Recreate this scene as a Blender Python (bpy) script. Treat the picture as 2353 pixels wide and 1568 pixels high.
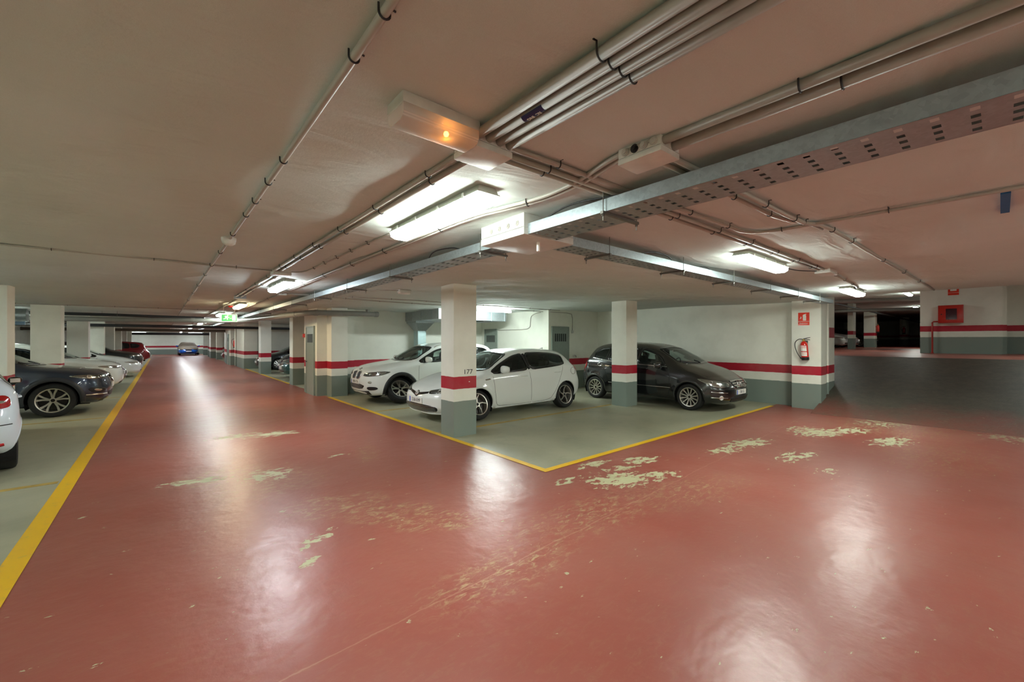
import bpy, bmesh, math, random
import numpy as np
from mathutils import Vector, Matrix
from mathutils.bvhtree import BVHTree
random.seed(7)
rng = np.random.default_rng(3)
PI = math.pi
for o in list(bpy.data.objects): bpy.data.objects.remove(o)
C = bpy.context.scene.collection
SC = bpy.context.scene

# ---------------------------------------------------------------- camera, world, exposure
# +Y runs down the long aisle, +X runs towards the ramp; the camera stands at the crossing
CAMH = 1.65
cam_d = bpy.data.cameras.new('camera'); cam = bpy.data.objects.new('camera', cam_d); C.objects.link(cam)
cam_d.sensor_width = 36.0; cam_d.lens = 950.0/2353.0*36.0; cam_d.clip_start = 0.05; cam_d.clip_end = 300
cam_d.shift_y = -1.0/2353.0
cam.location = (0, 0, CAMH); cam.rotation_euler = (PI/2, 0, -math.radians(40.25))
SC.camera = cam
w = bpy.data.worlds.new('world'); SC.world = w; w.use_nodes = True
w.node_tree.nodes['Background'].inputs[0].default_value = (0.02, 0.02, 0.022, 1)
w.node_tree.nodes['Background'].inputs[1].default_value = 1.0
SC.view_settings.view_transform = 'Standard'; SC.view_settings.look = 'None'
SC.view_settings.gamma = 1.0; SC.view_settings.use_curve_mapping = False
SC.view_settings.exposure = 2.75
LAMP = 15.0                                   # emission of a fluorescent diffuser
COOL = (0.86, 0.95, 1.0); NEUT = (0.90, 1.0, 0.92); WARM = (1.0, 0.80, 0.50)

H = 2.62                                      # ceiling of this level
ZU = 1.17                                     # floor of the upper level
HU = ZU + 2.62

# ---------------------------------------------------------------- materials
def srgb(r, g, b):
    f = lambda c: (c/12.92 if c <= 0.04045 else ((c+0.055)/1.055)**2.4)
    return (f(r/255), f(g/255), f(b/255), 1)
class NT:
    def __init__(s, name):
        m = bpy.data.materials.new(name); m.use_nodes = True; s.m = m
        s.t = m.node_tree; s.n = s.t.nodes; s.l = s.t.links; s.b = s.n['Principled BSDF']
    def node(s, typ, **kw):
        n = s.n.new(typ)
        for k, v in kw.items():
            if k.startswith('i_'):
                key = k[2:]; key = int(key) if key.isdigit() else key
                n.inputs[key].default_value = v
            else: setattr(n, k, v)
        return n
    def link(s, a, b): s.l.new(a, b)
    def math(s, op, a, b=None, c=None, clamp=False):
        n = s.n.new('ShaderNodeMath'); n.operation = op; n.use_clamp = clamp
        for i, v in enumerate((a, b, c)):
            if v is None: continue
            if isinstance(v, (int, float)): n.inputs[i].default_value = v
            else: s.l.new(v, n.inputs[i])
        return n.outputs[0]
    def noise(s, scale, detail=3, rough=0.55, vec=None, dist=0.0):
        n = s.n.new('ShaderNodeTexNoise'); n.inputs['Scale'].default_value = scale
        n.inputs['Detail'].default_value = detail; n.inputs['Roughness'].default_value = rough
        n.inputs['Distortion'].default_value = dist
        if vec is not None: s.l.new(vec, n.inputs['Vector'])
        return n.outputs['Fac']
    def ramp(s, fac, stops, interp='LINEAR'):
        n = s.n.new('ShaderNodeValToRGB'); cr = n.color_ramp; cr.interpolation = interp
        while len(cr.elements) < len(stops): cr.elements.new(0.5)
        for e, (p, c) in zip(cr.elements, stops):
            e.position = p; e.color = c if len(c) == 4 else (*c, 1)
        s.l.new(fac, n.inputs[0]); return n.outputs[0]
    def mix(s, fac, a, b, mode='MIX'):
        n = s.n.new('ShaderNodeMix'); n.data_type = 'RGBA'; n.blend_type = mode
        for v, i in ((fac, 0), (a, 6), (b, 7)):
            if isinstance(v, (int, float)): n.inputs[i].default_value = v
            elif isinstance(v, tuple): n.inputs[i].default_value = v
            else: s.l.new(v, n.inputs[i])
        return n.outputs[2]
    def pos(s): return s.n.new('ShaderNodeNewGeometry').outputs['Position']
    def bump(s, h, strength=0.3, dist=0.01, normal=None):
        n = s.n.new('ShaderNodeBump'); n.inputs['Strength'].default_value = strength
        n.inputs['Distance'].default_value = dist; s.l.new(h, n.inputs['Height'])
        if normal is not None: s.l.new(normal, n.inputs['Normal'])
        return n.outputs[0]
    def set(s, **kw):
        for k, v in kw.items():
            k = k.replace('_', ' ')
            if hasattr(v, 'is_output') or hasattr(v, 'links'): s.l.new(v, s.b.inputs[k])
            else: s.b.inputs[k].default_value = v
        return s.m

MATS = {}
def simple(name, col, rough=0.5, metal=0.0, coat=0.0, var=0.06, scale=14, emit=None, es=1.0, bump=0.0):
    if name in MATS: return MATS[name]
    t = NT(name)
    tc = t.n.new('ShaderNodeTexCoord').outputs['Object']
    n = t.noise(scale, 3, 0.6, tc)
    c0 = tuple(max(0, v*(1-var)) for v in col[:3])+(1,); c1 = tuple(min(1, v*(1+var)) for v in col[:3])+(1,)
    t.l.new(t.ramp(n, [(0.3, c0), (0.7, c1)]), t.b.inputs['Base Color'])
    t.b.inputs['Roughness'].default_value = rough; t.b.inputs['Metallic'].default_value = metal
    t.b.inputs['Coat Weight'].default_value = coat; t.b.inputs['Coat Roughness'].default_value = 0.06
    if bump: t.l.new(t.bump(n, bump, 0.004), t.b.inputs['Normal'])
    if emit: t.b.inputs['Emission Color'].default_value = (*emit[:3], 1); t.b.inputs['Emission Strength'].default_value = es
    MATS[name] = t.m; return t.m

def band_mat(name, base, white):
    """painted plaster: grey plinth, white, crimson stripe, white, measured from the floor"""
    t = NT(name); p = t.pos(); sep = t.n.new('ShaderNodeSeparateXYZ'); t.link(p, sep.inputs[0])
    z = t.math('SUBTRACT', sep.outputs[2], base)
    wob = t.math('MULTIPLY', t.math('SUBTRACT', t.noise(9, 2, 0.5, p), 0.5), 0.012)
    zz = t.math('DIVIDE', t.math('ADD', z, wob), 3.0)
    band = t.ramp(zz, [(0.0, srgb(126, 139, 131)), (0.607/3, white), (0.811/3, srgb(176, 16, 44)), (1.022/3, white)], 'CONSTANT')
    big = t.noise(1.3, 5, 0.6, p); fine = t.noise(45, 3, 0.6, p)
    c = t.mix(t.math('MULTIPLY', t.ramp(big, [(0.45, (0, 0, 0)), (0.8, (1, 1, 1))]), 0.22), band, srgb(150, 146, 130))
    ch = t.ramp(t.noise(26, 5, 0.75, p), [(0.735, (0, 0, 0)), (0.75, (1, 1, 1))])
    c = t.mix(t.math('MULTIPLY', ch, 0.75), c, srgb(96, 92, 84))
    sc = t.ramp(t.noise(14, 6, 0.8, p), [(0.70, (0, 0, 0)), (0.72, (1, 1, 1))])
    low = t.ramp(zz, [(0.0, (1, 1, 1)), (1.05/3, (1, 1, 1)), (1.1/3, (0, 0, 0))])
    c = t.mix(t.math('MULTIPLY', t.math('MULTIPLY', sc, low), 0.55), c, srgb(196, 194, 178))
    t.link(c, t.b.inputs['Base Color'])
    t.b.inputs['Roughness'].default_value = 0.62
    t.link(t.bump(t.math('ADD', fine, t.math('MULTIPLY', big, 2.0)), 0.25, 0.006), t.b.inputs['Normal'])
    MATS[name] = t.m; return t.m
M_BAND = band_mat('painted_plaster', 0.0, srgb(234, 235, 223))
M_BANDU = band_mat('painted_plaster_upper', ZU, srgb(230, 231, 218))

def ceiling_mat():
    t = NT('ceiling_plaster'); p = t.pos()
    a = t.noise(0.55, 4, 0.6, p); f = t.noise(60, 4, 0.7, p)
    c = t.ramp(a, [(0.3, srgb(199, 208, 202)), (0.7, srgb(211, 219, 214))])
    v = t.noise(420, 2, 0.7, p)
    c = t.mix(t.math('MULTIPLY', t.ramp(v, [(0.4, (0, 0, 0)), (0.62, (1, 1, 1))]), 0.10), c, srgb(120, 105, 96))
    pe = t.ramp(t.noise(5, 6, 0.8, p), [(0.765, (0, 0, 0)), (0.77, (1, 1, 1))])
    c = t.mix(t.math('MULTIPLY', pe, 0.8), c, srgb(120, 96, 84))
    t.link(c, t.b.inputs['Base Color']); t.b.inputs['Roughness'].default_value = 0.8
    # wind-blown trowel ridges
    mp = t.node('ShaderNodeMapping'); mp.inputs['Scale'].default_value = (1.0, 3.2, 1.0); mp.inputs['Rotation'].default_value = (0, 0, 0.35)
    t.link(p, mp.inputs[0])
    r = t.noise(1.6, 3, 0.5, mp.outputs[0], 0.6)
    hsum = t.math('ADD', t.math('MULTIPLY', r, 6.0), t.math('MULTIPLY', f, 0.35))
    t.link(t.bump(hsum, 0.55, 0.0065), t.b.inputs['Normal'])
    return t.m
M_CEIL = ceiling_mat()

def floor_mat(name, blobs, scuffs):
    t = NT(name); p = t.pos(); sep = t.n.new('ShaderNodeSeparateXYZ'); t.link(p, sep.inputs[0])
    x, y = sep.outputs[0], sep.outputs[1]
    a = t.noise(0.35, 5, 0.6, p); b = t.noise(3.0, 6, 0.7, p); fine = t.noise(80, 4, 0.7, p)
    red = t.ramp(a, [(0.3, srgb(142, 70, 60)), (0.7, srgb(156, 80, 68))])
    dusty = t.ramp(t.noise(0.8, 3, 0.5, p), [(0.3, (0, 0, 0)), (0.75, (1, 1, 1))])
    red = t.mix(t.math('MULTIPLY', dusty, 0.42), red, srgb(160, 110, 98))
    mp = t.node('ShaderNodeMapping'); mp.inputs['Scale'].default_value = (1.0, 2.4, 1.0); mp.inputs['Rotation'].default_value = (0, 0, 0.5); t.link(p, mp.inputs[0])
    scr = t.noise(9, 8, 0.8, mp.outputs[0], 0.8)
    def field(lst):
        tot = None
        for (bx, by, rx, ry, rot, amp) in lst:
            cs, sn = math.cos(rot), math.sin(rot)
            dx = t.math('SUBTRACT', x, bx); dy = t.math('SUBTRACT', y, by)
            u = t.math('ADD', t.math('MULTIPLY', dx, cs/rx), t.math('MULTIPLY', dy, sn/rx))
            v = t.math('ADD', t.math('MULTIPLY', dx, -sn/ry), t.math('MULTIPLY', dy, cs/ry))
            d = t.math('ADD', t.math('MULTIPLY', u, u), t.math('MULTIPLY', v, v))
            g = t.math('MULTIPLY', t.math('SUBTRACT', 1.0, d, clamp=True), amp)
            tot = g if tot is None else t.math('MAXIMUM', tot, g)
        return tot
    mp2 = t.node('ShaderNodeMapping'); mp2.inputs['Scale'].default_value = (1.0, 1.9, 1.0); mp2.inputs['Rotation'].default_value = (0, 0, 0.6); t.link(p, mp2.inputs[0])
    pe_n = t.noise(7.0, 9, 0.66, mp2.outputs[0], 0.25)
    f1 = field(blobs)
    peel = t.ramp(t.math('ADD', t.math('MULTIPLY', t.math('SUBTRACT', pe_n, 0.5), 1.9), t.math('MULTIPLY', f1, 0.46)), [(0.315, (0, 0, 0)), (0.335, (1, 1, 1))])
    f2 = field(scuffs)
    scf = t.math('MULTIPLY', t.ramp(scr, [(0.50, (0, 0, 0)), (0.64, (1, 1, 1))]), t.math('ADD', t.math('MULTIPLY', f2, 1.7), 0.10, clamp=True))
    spk = t.ramp(t.noise(38, 4, 0.75, p), [(0.742, (0, 0, 0)), (0.752, (1, 1, 1))])
    beige = t.ramp(b, [(0.3, srgb(176, 172, 134)), (0.7, srgb(192, 188, 152))])
    c = t.mix(t.math('MULTIPLY', scf, 0.8), red, srgb(184, 168, 122))
    c = t.mix(t.math('MULTIPLY', spk, 0.6), c, srgb(190, 176, 150))
    c = t.mix(peel, c, beige)
    # joint crack running diagonally over the slab
    lin = t.math('ABSOLUTE', t.math('ADD', t.math('ADD', t.math('MULTIPLY', x, -0.05), y), t.math('ADD', -2.28, t.math('MULTIPLY', t.noise(2.0, 5, 0.65, p), 0.10))))
    crack = t.ramp(lin, [(0.0, (1, 1, 1)), (0.008, (0, 0, 0))])
    c = t.mix(t.math('MULTIPLY', crack, 0.35), c, srgb(196, 160, 130))
    t.link(c, t.b.inputs['Base Color'])
    ro = t.math('ADD', 0.285, t.math('ADD', t.math('MULTIPLY', b, 0.09), t.math('MULTIPLY', peel, 0.22)))
    ro = t.math('ADD', ro, t.math('MULTIPLY', scf, 0.14)); t.link(ro, t.b.inputs['Roughness'])
    t.b.inputs['Specular IOR Level'].default_value = 0.62
    wav = t.noise(1.7, 4, 0.55, p); wav2 = t.noise(11, 4, 0.6, p)
    h = t.math('ADD', t.math('MULTIPLY', wav, 2.2), t.math('MULTIPLY', wav2, 0.30))
    h = t.math('ADD', h, t.math('MULTIPLY', fine, 0.02)); h = t.math('SUBTRACT', h, t.math('MULTIPLY', peel, 0.10))
    t.link(t.bump(h, 0.62, 0.010), t.b.inputs['Normal'])
    return t.m
# (x, y, radius x, radius y, rotation, strength) of the places where the paint has come off
BLOBS = [(4.15,2.92,.62,.36,-.5,1.0),(4.65,2.72,.42,.2,-.4,.9),(4.5,3.15,.4,.2,-.3,.8),(5.05,3.2,.45,.22,-.4,.95),(4.42,3.52,.42,.14,0,.95),(3.62,3.3,.24,.16,0,.8),
         (6.5,2.68,.6,.22,-.2,.85),(7.2,2.62,.75,.28,-.2,.95),(9.0,2.1,.8,.42,-.4,1.0),(9.6,1.8,.7,.35,-.4,.9),(9.15,2.45,.5,.25,-.2,.75),(9.1,1.15,.8,.3,-.2,.95),(6.9,1.87,.6,.26,-.2,.8),(6.4,1.41,.3,.14,-.2,.7),
         (.98,8.5,.55,.3,.1,.85),(1.5,8.3,.6,.35,-.2,.9),(1.0,5.8,.42,.36,.3,.85),(.28,6.1,.5,.16,-.2,.95),(.84,3.3,.16,.07,.6,.85),(.98,3.68,.3,.12,.6,.75),(1.98,6.15,.25,.14,0,.7),
         (11.0,1.5,.9,.6,-.4,.7),(11.0,-.2,.9,.7,0,.6)]
SCUFFS = [(1.7,3.75,.5,.28,-.5,1.0),(1.9,3.35,.5,.26,-.6,1.0),(1.35,4.3,.6,.4,-.4,.7),(.6,6.1,.6,.5,0,.8),(1.0,5.6,.7,.8,0,.5),(2.3,6.0,.2,.55,-.3,.8),(3.2,2.5,1.2,.4,-.1,.5),(4.4,2.2,1.2,.4,-.2,.5),
          (1.9,2.3,.8,.3,0,.55),(10.5,1.3,1.3,1.2,0,.7),(1.5,12,1.3,4,0,.5),(1.5,22,1.6,8,0,.5),(8.5,.6,1.6,.8,0,.4)]
M_RED = floor_mat('red_floor_paint', BLOBS, SCUFFS)

def concrete_mat(name, c0, c1, rough=0.55, bmp=0.25):
    t = NT(name); p = t.pos()
    a = t.noise(0.8, 6, 0.65, p, 0.4); f = t.noise(40, 5, 0.7, p)
    c = t.ramp(a, [(0.3, c0), (0.7, c1)])
    st = t.ramp(t.noise(2.2, 5, 0.7, p), [(0.55, (0, 0, 0)), (0.75, (1, 1, 1))])
    c = t.mix(t.math('MULTIPLY', st, 0.35), c, srgb(96, 92, 78))
    c = t.mix(t.math('MULTIPLY', f, 0.25), c, tuple(v*0.7 for v in c0[:3])+(1,))
    t.link(c, t.b.inputs['Base Color']); t.link(t.math('ADD', rough-0.12, t.math('MULTIPLY', a, 0.25)), t.b.inputs['Roughness'])
    t.link(t.bump(t.math('ADD', f, t.math('MULTIPLY', t.noise(1.8, 3, 0.5, p), 6)), bmp, 0.006), t.b.inputs['Normal'])
    return t.m
M_CONC = concrete_mat('bare_concrete', srgb(146, 145, 122), srgb(178, 175, 150), 0.42)
def ramp_mat():
    t = NT('ramp_surface'); p = t.pos(); sep = t.n.new('ShaderNodeSeparateXYZ'); t.link(p, sep.inputs[0])
    n = t.noise(0.9, 6, 0.65, p); f = t.noise(22, 5, 0.7, p)
    dark_tone = t.ramp(n, [(0.3, srgb(50, 48, 41)), (0.7, srgb(78, 72, 60))]); red = t.ramp(n, [(0.3, srgb(118, 64, 54)), (0.7, srgb(140, 84, 70))])  # tone goes from red-brown to dark grey up the slope
    k = t.ramp(t.math('ADD', t.math('DIVIDE', t.math('SUBTRACT', sep.outputs[0], 11.2), 4.0), t.math('MULTIPLY', t.math('SUBTRACT', n, 0.5), 0.9)), [(0.02, (0, 0, 0)), (0.35, (1, 1, 1))])
    c = t.mix(k, red, dark_tone); c = t.mix(t.math('MULTIPLY', t.ramp(t.noise(6, 7, 0.75, p, 0.3), [(0.42, (0, 0, 0)), (0.62, (1, 1, 1))]), 0.45), c, srgb(104, 98, 82)); sc = t.ramp(t.noise(7, 7, 0.75, p, 0.4), [(0.60, (0, 0, 0)), (0.72, (1, 1, 1))])
    c = t.mix(t.math('MULTIPLY', sc, t.math('SUBTRACT', 0.7, t.math('MULTIPLY', k, 0.6))), c, srgb(170, 160, 128))
    t.link(c, t.b.inputs['Base Color']); t.link(t.math('ADD', 0.30, t.math('MULTIPLY', f, 0.2)), t.b.inputs['Roughness'])
    t.link(t.bump(f, 0.9, 0.016), t.b.inputs['Normal']); return t.m
M_RAMP = ramp_mat()

def line_mat():
    t = NT('yellow_line_paint'); p = t.pos()
    n = t.noise(14, 6, 0.75, p)
    wr = t.ramp(n, [(0.56, (0, 0, 0)), (0.70, (1, 1, 1))])
    c = t.mix(t.math('MULTIPLY', wr, 0.55), srgb(232, 182, 22), srgb(186, 168, 110))
    t.link(c, t.b.inputs['Base Color']); t.b.inputs['Roughness'].default_value = 0.42
    return t.m
M_LINE = line_mat()
M_LINEF = simple('faded_yellow_paint', srgb(176, 146, 70), 0.5, var=0.3, scale=6)

def galv_mat(name, tone):
    t = NT(name); tc = t.n.new('ShaderNodeTexCoord').outputs['Object']
    v = t.n.new('ShaderNodeTexVoronoi'); v.inputs['Scale'].default_value = 55; t.link(tc, v.inputs['Vector'])
    n = t.noise(18, 4, 0.7, tc)
    f = t.math('ADD', t.math('MULTIPLY', v.outputs['Color'], 0.5), t.math('MULTIPLY', n, 0.5))
    c = t.ramp(f, [(0.3, tuple(v_*0.78 for v_ in tone[:3])), (0.75, tone)])
    t.link(c, t.b.inputs['Base Color']); t.b.inputs['Metallic'].default_value = 0.75
    t.link(t.math('ADD', 0.32, t.math('MULTIPLY', f, 0.25)), t.b.inputs['Roughness'])
    return t.m
M_GALV = galv_mat('galvanised_steel', srgb(168, 180, 184))
M_DUCT = galv_mat('duct_steel', srgb(186, 196, 200))
M_PVC = simple('grey_conduit_pvc', srgb(168, 164, 154), 0.38, var=0.05)
M_DRAIN = simple('drain_pipe_pvc', srgb(134, 134, 128), 0.35, var=0.08, scale=5)
M_DRAIND = simple('dark_pipe_pvc', srgb(48, 50, 52), 0.35, var=0.1)
M_BLACK = simple('black_plastic', srgb(26, 26, 28), 0.45)
M_BLACKG = simple('gloss_black_plastic', srgb(14, 14, 16), 0.12, coat=0.5)
M_STEEL = simple('rod_steel', srgb(120, 118, 112), 0.4, 0.8)
M_BOX = simple('junction_box_plastic', srgb(206, 206, 198), 0.4)
M_RUB = simple('grommet_rubber', srgb(186, 184, 176), 0.6)
M_HOUS = simple('lamp_housing_plastic', srgb(176, 178, 166), 0.45)
M_TYRE = simple('tyre_rubber', srgb(30, 30, 29), 0.75, var=0.25, scale=9, bump=0.2)
M_LINER = simple('wheel_well_liner', srgb(14, 14, 14), 0.9)
M_ALLOY = simple('silver_alloy', srgb(200, 196, 186), 0.28, 0.85)
M_ALLOYD = simple('dark_alloy', srgb(44, 40, 38), 0.3, 0.7)
M_CHROME = simple('chrome', srgb(226, 226, 226), 0.1, 1.0, var=0.02)
M_SEAT = simple('seat_cloth', srgb(38, 37, 38), 0.85, var=0.2)
M_PLATE = simple('plate_white', srgb(232, 232, 226), 0.35)
M_BLUE = simple('plate_blue', srgb(20, 70, 180), 0.35)
M_INK = simple('black_paint_ink', srgb(22, 24, 26), 0.6)
M_WHITEP = simple('white_print', srgb(236, 232, 224), 0.5)
M_SIGNR = simple('sign_red', srgb(224, 48, 16), 0.4, coat=0.2)
M_EXTR = simple('extinguisher_red', srgb(206, 34, 22), 0.25, coat=0.6)
M_CAB = simple('hose_cabinet_red', srgb(190, 38, 24), 0.32, coat=0.3)
M_PIPER = simple('red_pipe_paint', srgb(168, 44, 34), 0.4)
M_DOOR = simple('grey_green_door_paint', srgb(134, 146, 138), 0.4)
M_DOORD = simple('door_vent_dark', srgb(52, 58, 56), 0.6)
M_LAMPL = simple('headlight_chrome', srgb(206, 206, 200), 0.12, 0.9)
M_TAIL = simple('tail_light_red', srgb(170, 14, 16), 0.12, coat=0.8)
M_REFL = simple('reflector_red', srgb(190, 12, 30), 0.2, coat=0.8)
M_AMB = simple('amber_lens', srgb(210, 120, 30), 0.2, coat=0.5)
M_COVER = simple('car_cover_cloth', srgb(140, 124, 108), 0.8, var=0.12, scale=4)
M_TAPE = simple('blue_tape', srgb(24, 96, 150), 0.5)

def glass_mat(name, tint, gl=0.1):
    t = NT(name); t.n.remove(t.b); out = t.n['Material Output']
    tr = t.n.new('ShaderNodeBsdfTransparent'); tr.inputs[0].default_value = (*tint, 1)
    g = t.n.new('ShaderNodeBsdfGlossy'); g.inputs['Roughness'].default_value = 0.03
    n = t.noise(3, 2, 0.5, t.pos()); g.inputs[0].default_value = (0.92, 0.96, 0.95, 1)
    t.link(t.math('ADD', 0.02, t.math('MULTIPLY', n, 0.05)), g.inputs['Roughness'])
    fr = t.n.new('ShaderNodeFresnel'); fr.inputs[0].default_value = 1.5
    mx = t.n.new('ShaderNodeMixShader'); t.link(t.math('ADD', fr.outputs[0], gl*0.2), mx.inputs[0])
    t.link(tr.outputs[0], mx.inputs[1]); t.link(g.outputs[0], mx.inputs[2]); t.link(mx.outputs[0], out.inputs[0])
    return t.m
M_GLASS = glass_mat('car_glass', (0.66, 0.76, 0.73))
M_GLASSD = glass_mat('tinted_car_glass', (0.13, 0.15, 0.15))
M_CLEAR = glass_mat('lamp_lens_glass', (0.86, 0.88, 0.88), 0.3)

def diffuser(name, col, strength, side=0.28):
    t = NT(name)
    n = t.noise(30, 2, 0.5, t.n.new('ShaderNodeTexCoord').outputs['Object'])
    t.l.new(t.ramp(n, [(0, (0.8, 0.8, 0.8)), (1, (0.9, 0.9, 0.9))]), t.b.inputs['Base Color'])
    t.b.inputs['Emission Color'].default_value = (*col, 1); t.b.inputs['Emission Strength'].default_value = strength
    if side < 1:                                # prismatic cover: the flat underside gives more light than the flanks
        sp = t.n.new('ShaderNodeSeparateXYZ'); t.link(t.n.new('ShaderNodeNewGeometry').outputs['Normal'], sp.inputs[0])
        dn = t.math('MAXIMUM', t.math('MULTIPLY', sp.outputs[2], -1.0), 0.0)
        t.link(t.math('MULTIPLY', strength, t.math('ADD', side, t.math('MULTIPLY', dn, 1.0-side))), t.b.inputs['Emission Strength'])
    return t.m
D_NEUT = diffuser('diffuser_neutral', NEUT, LAMP)
D_COOL = diffuser('diffuser_cool', COOL, LAMP)
D_WARM = diffuser('diffuser_warm', WARM, LAMP*0.85)
D_TUBE = diffuser('diffuser_tube', (0.88, 1.0, 0.97), LAMP*3.0, 1.0)
D_DIM = diffuser('diffuser_upper', NEUT, LAMP*0.8)

def paint(name, col, rough=0.32, coat=1.0, metal=0.0, dust=0.0):
    if name in MATS: return MATS[name]
    t = NT(name); p = t.n.new('ShaderNodeTexCoord').outputs['Object']
    n = t.noise(2.5, 5, 0.65, p); fl = t.noise(300, 2, 0.5, p)
    c = t.mix(t.math('MULTIPLY', n, 0.08), col, tuple(v*0.6 for v in col[:3])+(1,))
    c = t.mix(t.math('MULTIPLY', fl, 0.10), c, tuple(min(1, v*1.4+0.01) for v in col[:3])+(1,))
    if dust:
        nz = t.n.new('ShaderNodeSeparateXYZ'); t.link(t.n.new('ShaderNodeNewGeometry').outputs['Normal'], nz.inputs[0])
        up = t.math('MULTIPLY', t.math('MULTIPLY', t.math('POWER', t.math('MAXIMUM', nz.outputs[2], 0.0), 4.0), dust), t.math('ADD', 0.5, n))
        c = t.mix(up, c, srgb(150, 140, 122))
        t.link(t.math('ADD', rough, t.math('MULTIPLY', up, 0.5)), t.b.inputs['Roughness'])
        t.link(t.math('MULTIPLY', coat, t.math('SUBTRACT', 1.0, up)), t.b.inputs['Coat Weight'])
    else:
        t.b.inputs['Roughness'].default_value = rough; t.b.inputs['Coat Weight'].default_value = coat
    t.link(c, t.b.inputs['Base Color']); t.b.inputs['Metallic'].default_value = metal
    t.b.inputs['Coat Roughness'].default_value = 0.04
    MATS[name] = t.m; return t.m

# ---------------------------------------------------------------- mesh helpers
class MB:
    """collects shapes, then build() links them as ONE mesh object"""
    def __init__(s): s.v = []; s.f = []
    def add(s, vs, fs):
        k = len(s.v); s.v += [tuple(v) for v in vs]; s.f += [tuple(i+k for i in f) for f in fs]; return s
    def box(s, x0, x1, y0, y1, z0, z1, bev=0.0):
        if bev <= 0:
            return s.add([(x0,y0,z0),(x1,y0,z0),(x1,y1,z0),(x0,y1,z0),(x0,y0,z1),(x1,y0,z1),(x1,y1,z1),(x0,y1,z1)],
                  [(0,3,2,1),(4,5,6,7),(0,1,5,4),(1,2,6,5),(2,3,7,6),(3,0,4,7)])
        bm = bmesh.new(); bmesh.ops.create_cube(bm, size=1)
        for v in bm.verts: v.co = Vector(((x0+x1)/2+v.co.x*(x1-x0), (y0+y1)/2+v.co.y*(y1-y0), (z0+z1)/2+v.co.z*(z1-z0)))
        bmesh.ops.bevel(bm, geom=list(bm.edges), offset=bev, segments=2, profile=0.6, affect='EDGES')
        s.bm(bm); return s
    def bm(s, bm, mat=None):
        bm.verts.index_update(); vs = [((mat @ v.co) if mat else v.co) for v in bm.verts]
        s.add([tuple(v) for v in vs], [tuple(v.index for v in f.verts) for f in bm.faces]); bm.free(); return s
    def obox(s, c, ax, ay, az):
        """box at c with half-axis vectors"""
        c, ax, ay, az = map(Vector, (c, ax, ay, az)); vs = []
        for k in (-1, 1):
            for i, j in ((-1,-1),(1,-1),(1,1),(-1,1)): vs.append(c+ax*i+ay*j+az*k)
        return s.add(vs, [(0,3,2,1),(4,5,6,7),(0,1,5,4),(1,2,6,5),(2,3,7,6),(3,0,4,7)])
    def tube(s, path, r, n=10, caps=True, closed=False):
        P = [Vector(p) for p in path]; k = len(P); rings = []
        up = Vector((0, 0, 1)); prev = None
        for i, p in enumerate(P):
            if closed: d = P[(i+1) % k]-P[i-1]
            else: d = (P[min(i+1, k-1)]-P[max(i-1, 0)])
            d.normalize()
            if prev is None:
                a = d.cross(up)
                if a.length < 1e-3: a = d.cross(Vector((1, 0, 0)))
            else: a = prev - d*prev.dot(d)
            a.normalize(); prev = a; b = d.cross(a)
            rr = r[i] if isinstance(r, (list, tuple)) else r
            rings.append([p+a*(math.cos(2*PI*j/n)*rr)+b*(math.sin(2*PI*j/n)*rr) for j in range(n)])
        vs = [v for q in rings for v in q]; fs = []
        m = k if closed else k-1
        for i in range(m):
            for j in range(n):
                i2 = (i+1) % k; fs.append((i*n+j, i*n+(j+1) % n, i2*n+(j+1) % n, i2*n+j))
        if caps and not closed: fs += [tuple(range(n-1, -1, -1)), tuple((k-1)*n+j for j in range(n))]
        return s.add(vs, fs)
    def lathe(s, prof, c=(0,0,0), axis='Z', n=24, close=False):
        """prof: (radius, height) pairs"""
        c = Vector(c); vs = []
        for (r, h) in prof:
            for j in range(n):
                a = 2*PI*j/n; q = (r*math.cos(a), r*math.sin(a))
                if axis == 'Z': vs.append(c+Vector((q[0], q[1], h)))
                elif axis == 'Y': vs.append(c+Vector((q[0], h, q[1])))
                else: vs.append(c+Vector((h, q[0], q[1])))
        fs = []
        for i in range(len(prof)-1):
            for j in range(n): fs.append((i*n+j, i*n+(j+1) % n, (i+1)*n+(j+1) % n, (i+1)*n+j))
        if close: fs += [tuple(range(n)), tuple((len(prof)-1)*n+j for j in range(n))]
        return s.add(vs, fs)
    def prism(s, poly, o, u, v, w):
        """extrude a 2-D polygon (in u, v from o) along w"""
        o, u, v, w = map(Vector, (o, u, v, w)); n = len(poly)
        a = [o+u*p[0]+v*p[1] for p in poly]; vs = a+[q+w for q in a]
        fs = [tuple(range(n)), tuple(range(2*n-1, n-1, -1))]+[(i, n+i, n+(i+1) % n, (i+1) % n) for i in range(n)]
        return s.add(vs, fs)
    def build(s, name, mat, parent=None, smooth=False, world=True, recalc=True):
        """parent: an Empty or mesh without rotation when world is True"""
        me = bpy.data.meshes.new(name)
        V = np.array(s.v, dtype=float)
        if parent is not None and world: off = np.array(parent['_o'] if '_o' in parent else (0, 0, 0), dtype=float)
        elif parent is None:
            lo, hi = V.min(0), V.max(0); off = np.array([(lo[0]+hi[0])/2, (lo[1]+hi[1])/2, lo[2]])
        else: off = np.zeros(3)
        me.from_pydata((V-off).tolist(), [], s.f)
        if recalc:
            bm = bmesh.new(); bm.from_mesh(me); bmesh.ops.recalc_face_normals(bm, faces=bm.faces); bm.to_mesh(me); bm.free()
        if smooth:
            for p in me.polygons: p.use_smooth = True
            if smooth != 'all': me.set_sharp_from_angle(angle=math.radians(smooth if smooth > 1 else 38))
        me.materials.append(mat); me.update()
        o = bpy.data.objects.new(name, me); C.objects.link(o)
        if parent is not None:
            o.parent = parent; o['_o'] = list(map(float, off)) if world else [0, 0, 0]
        else: o.location = off; o['_o'] = list(map(float, off))
        return o
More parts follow.
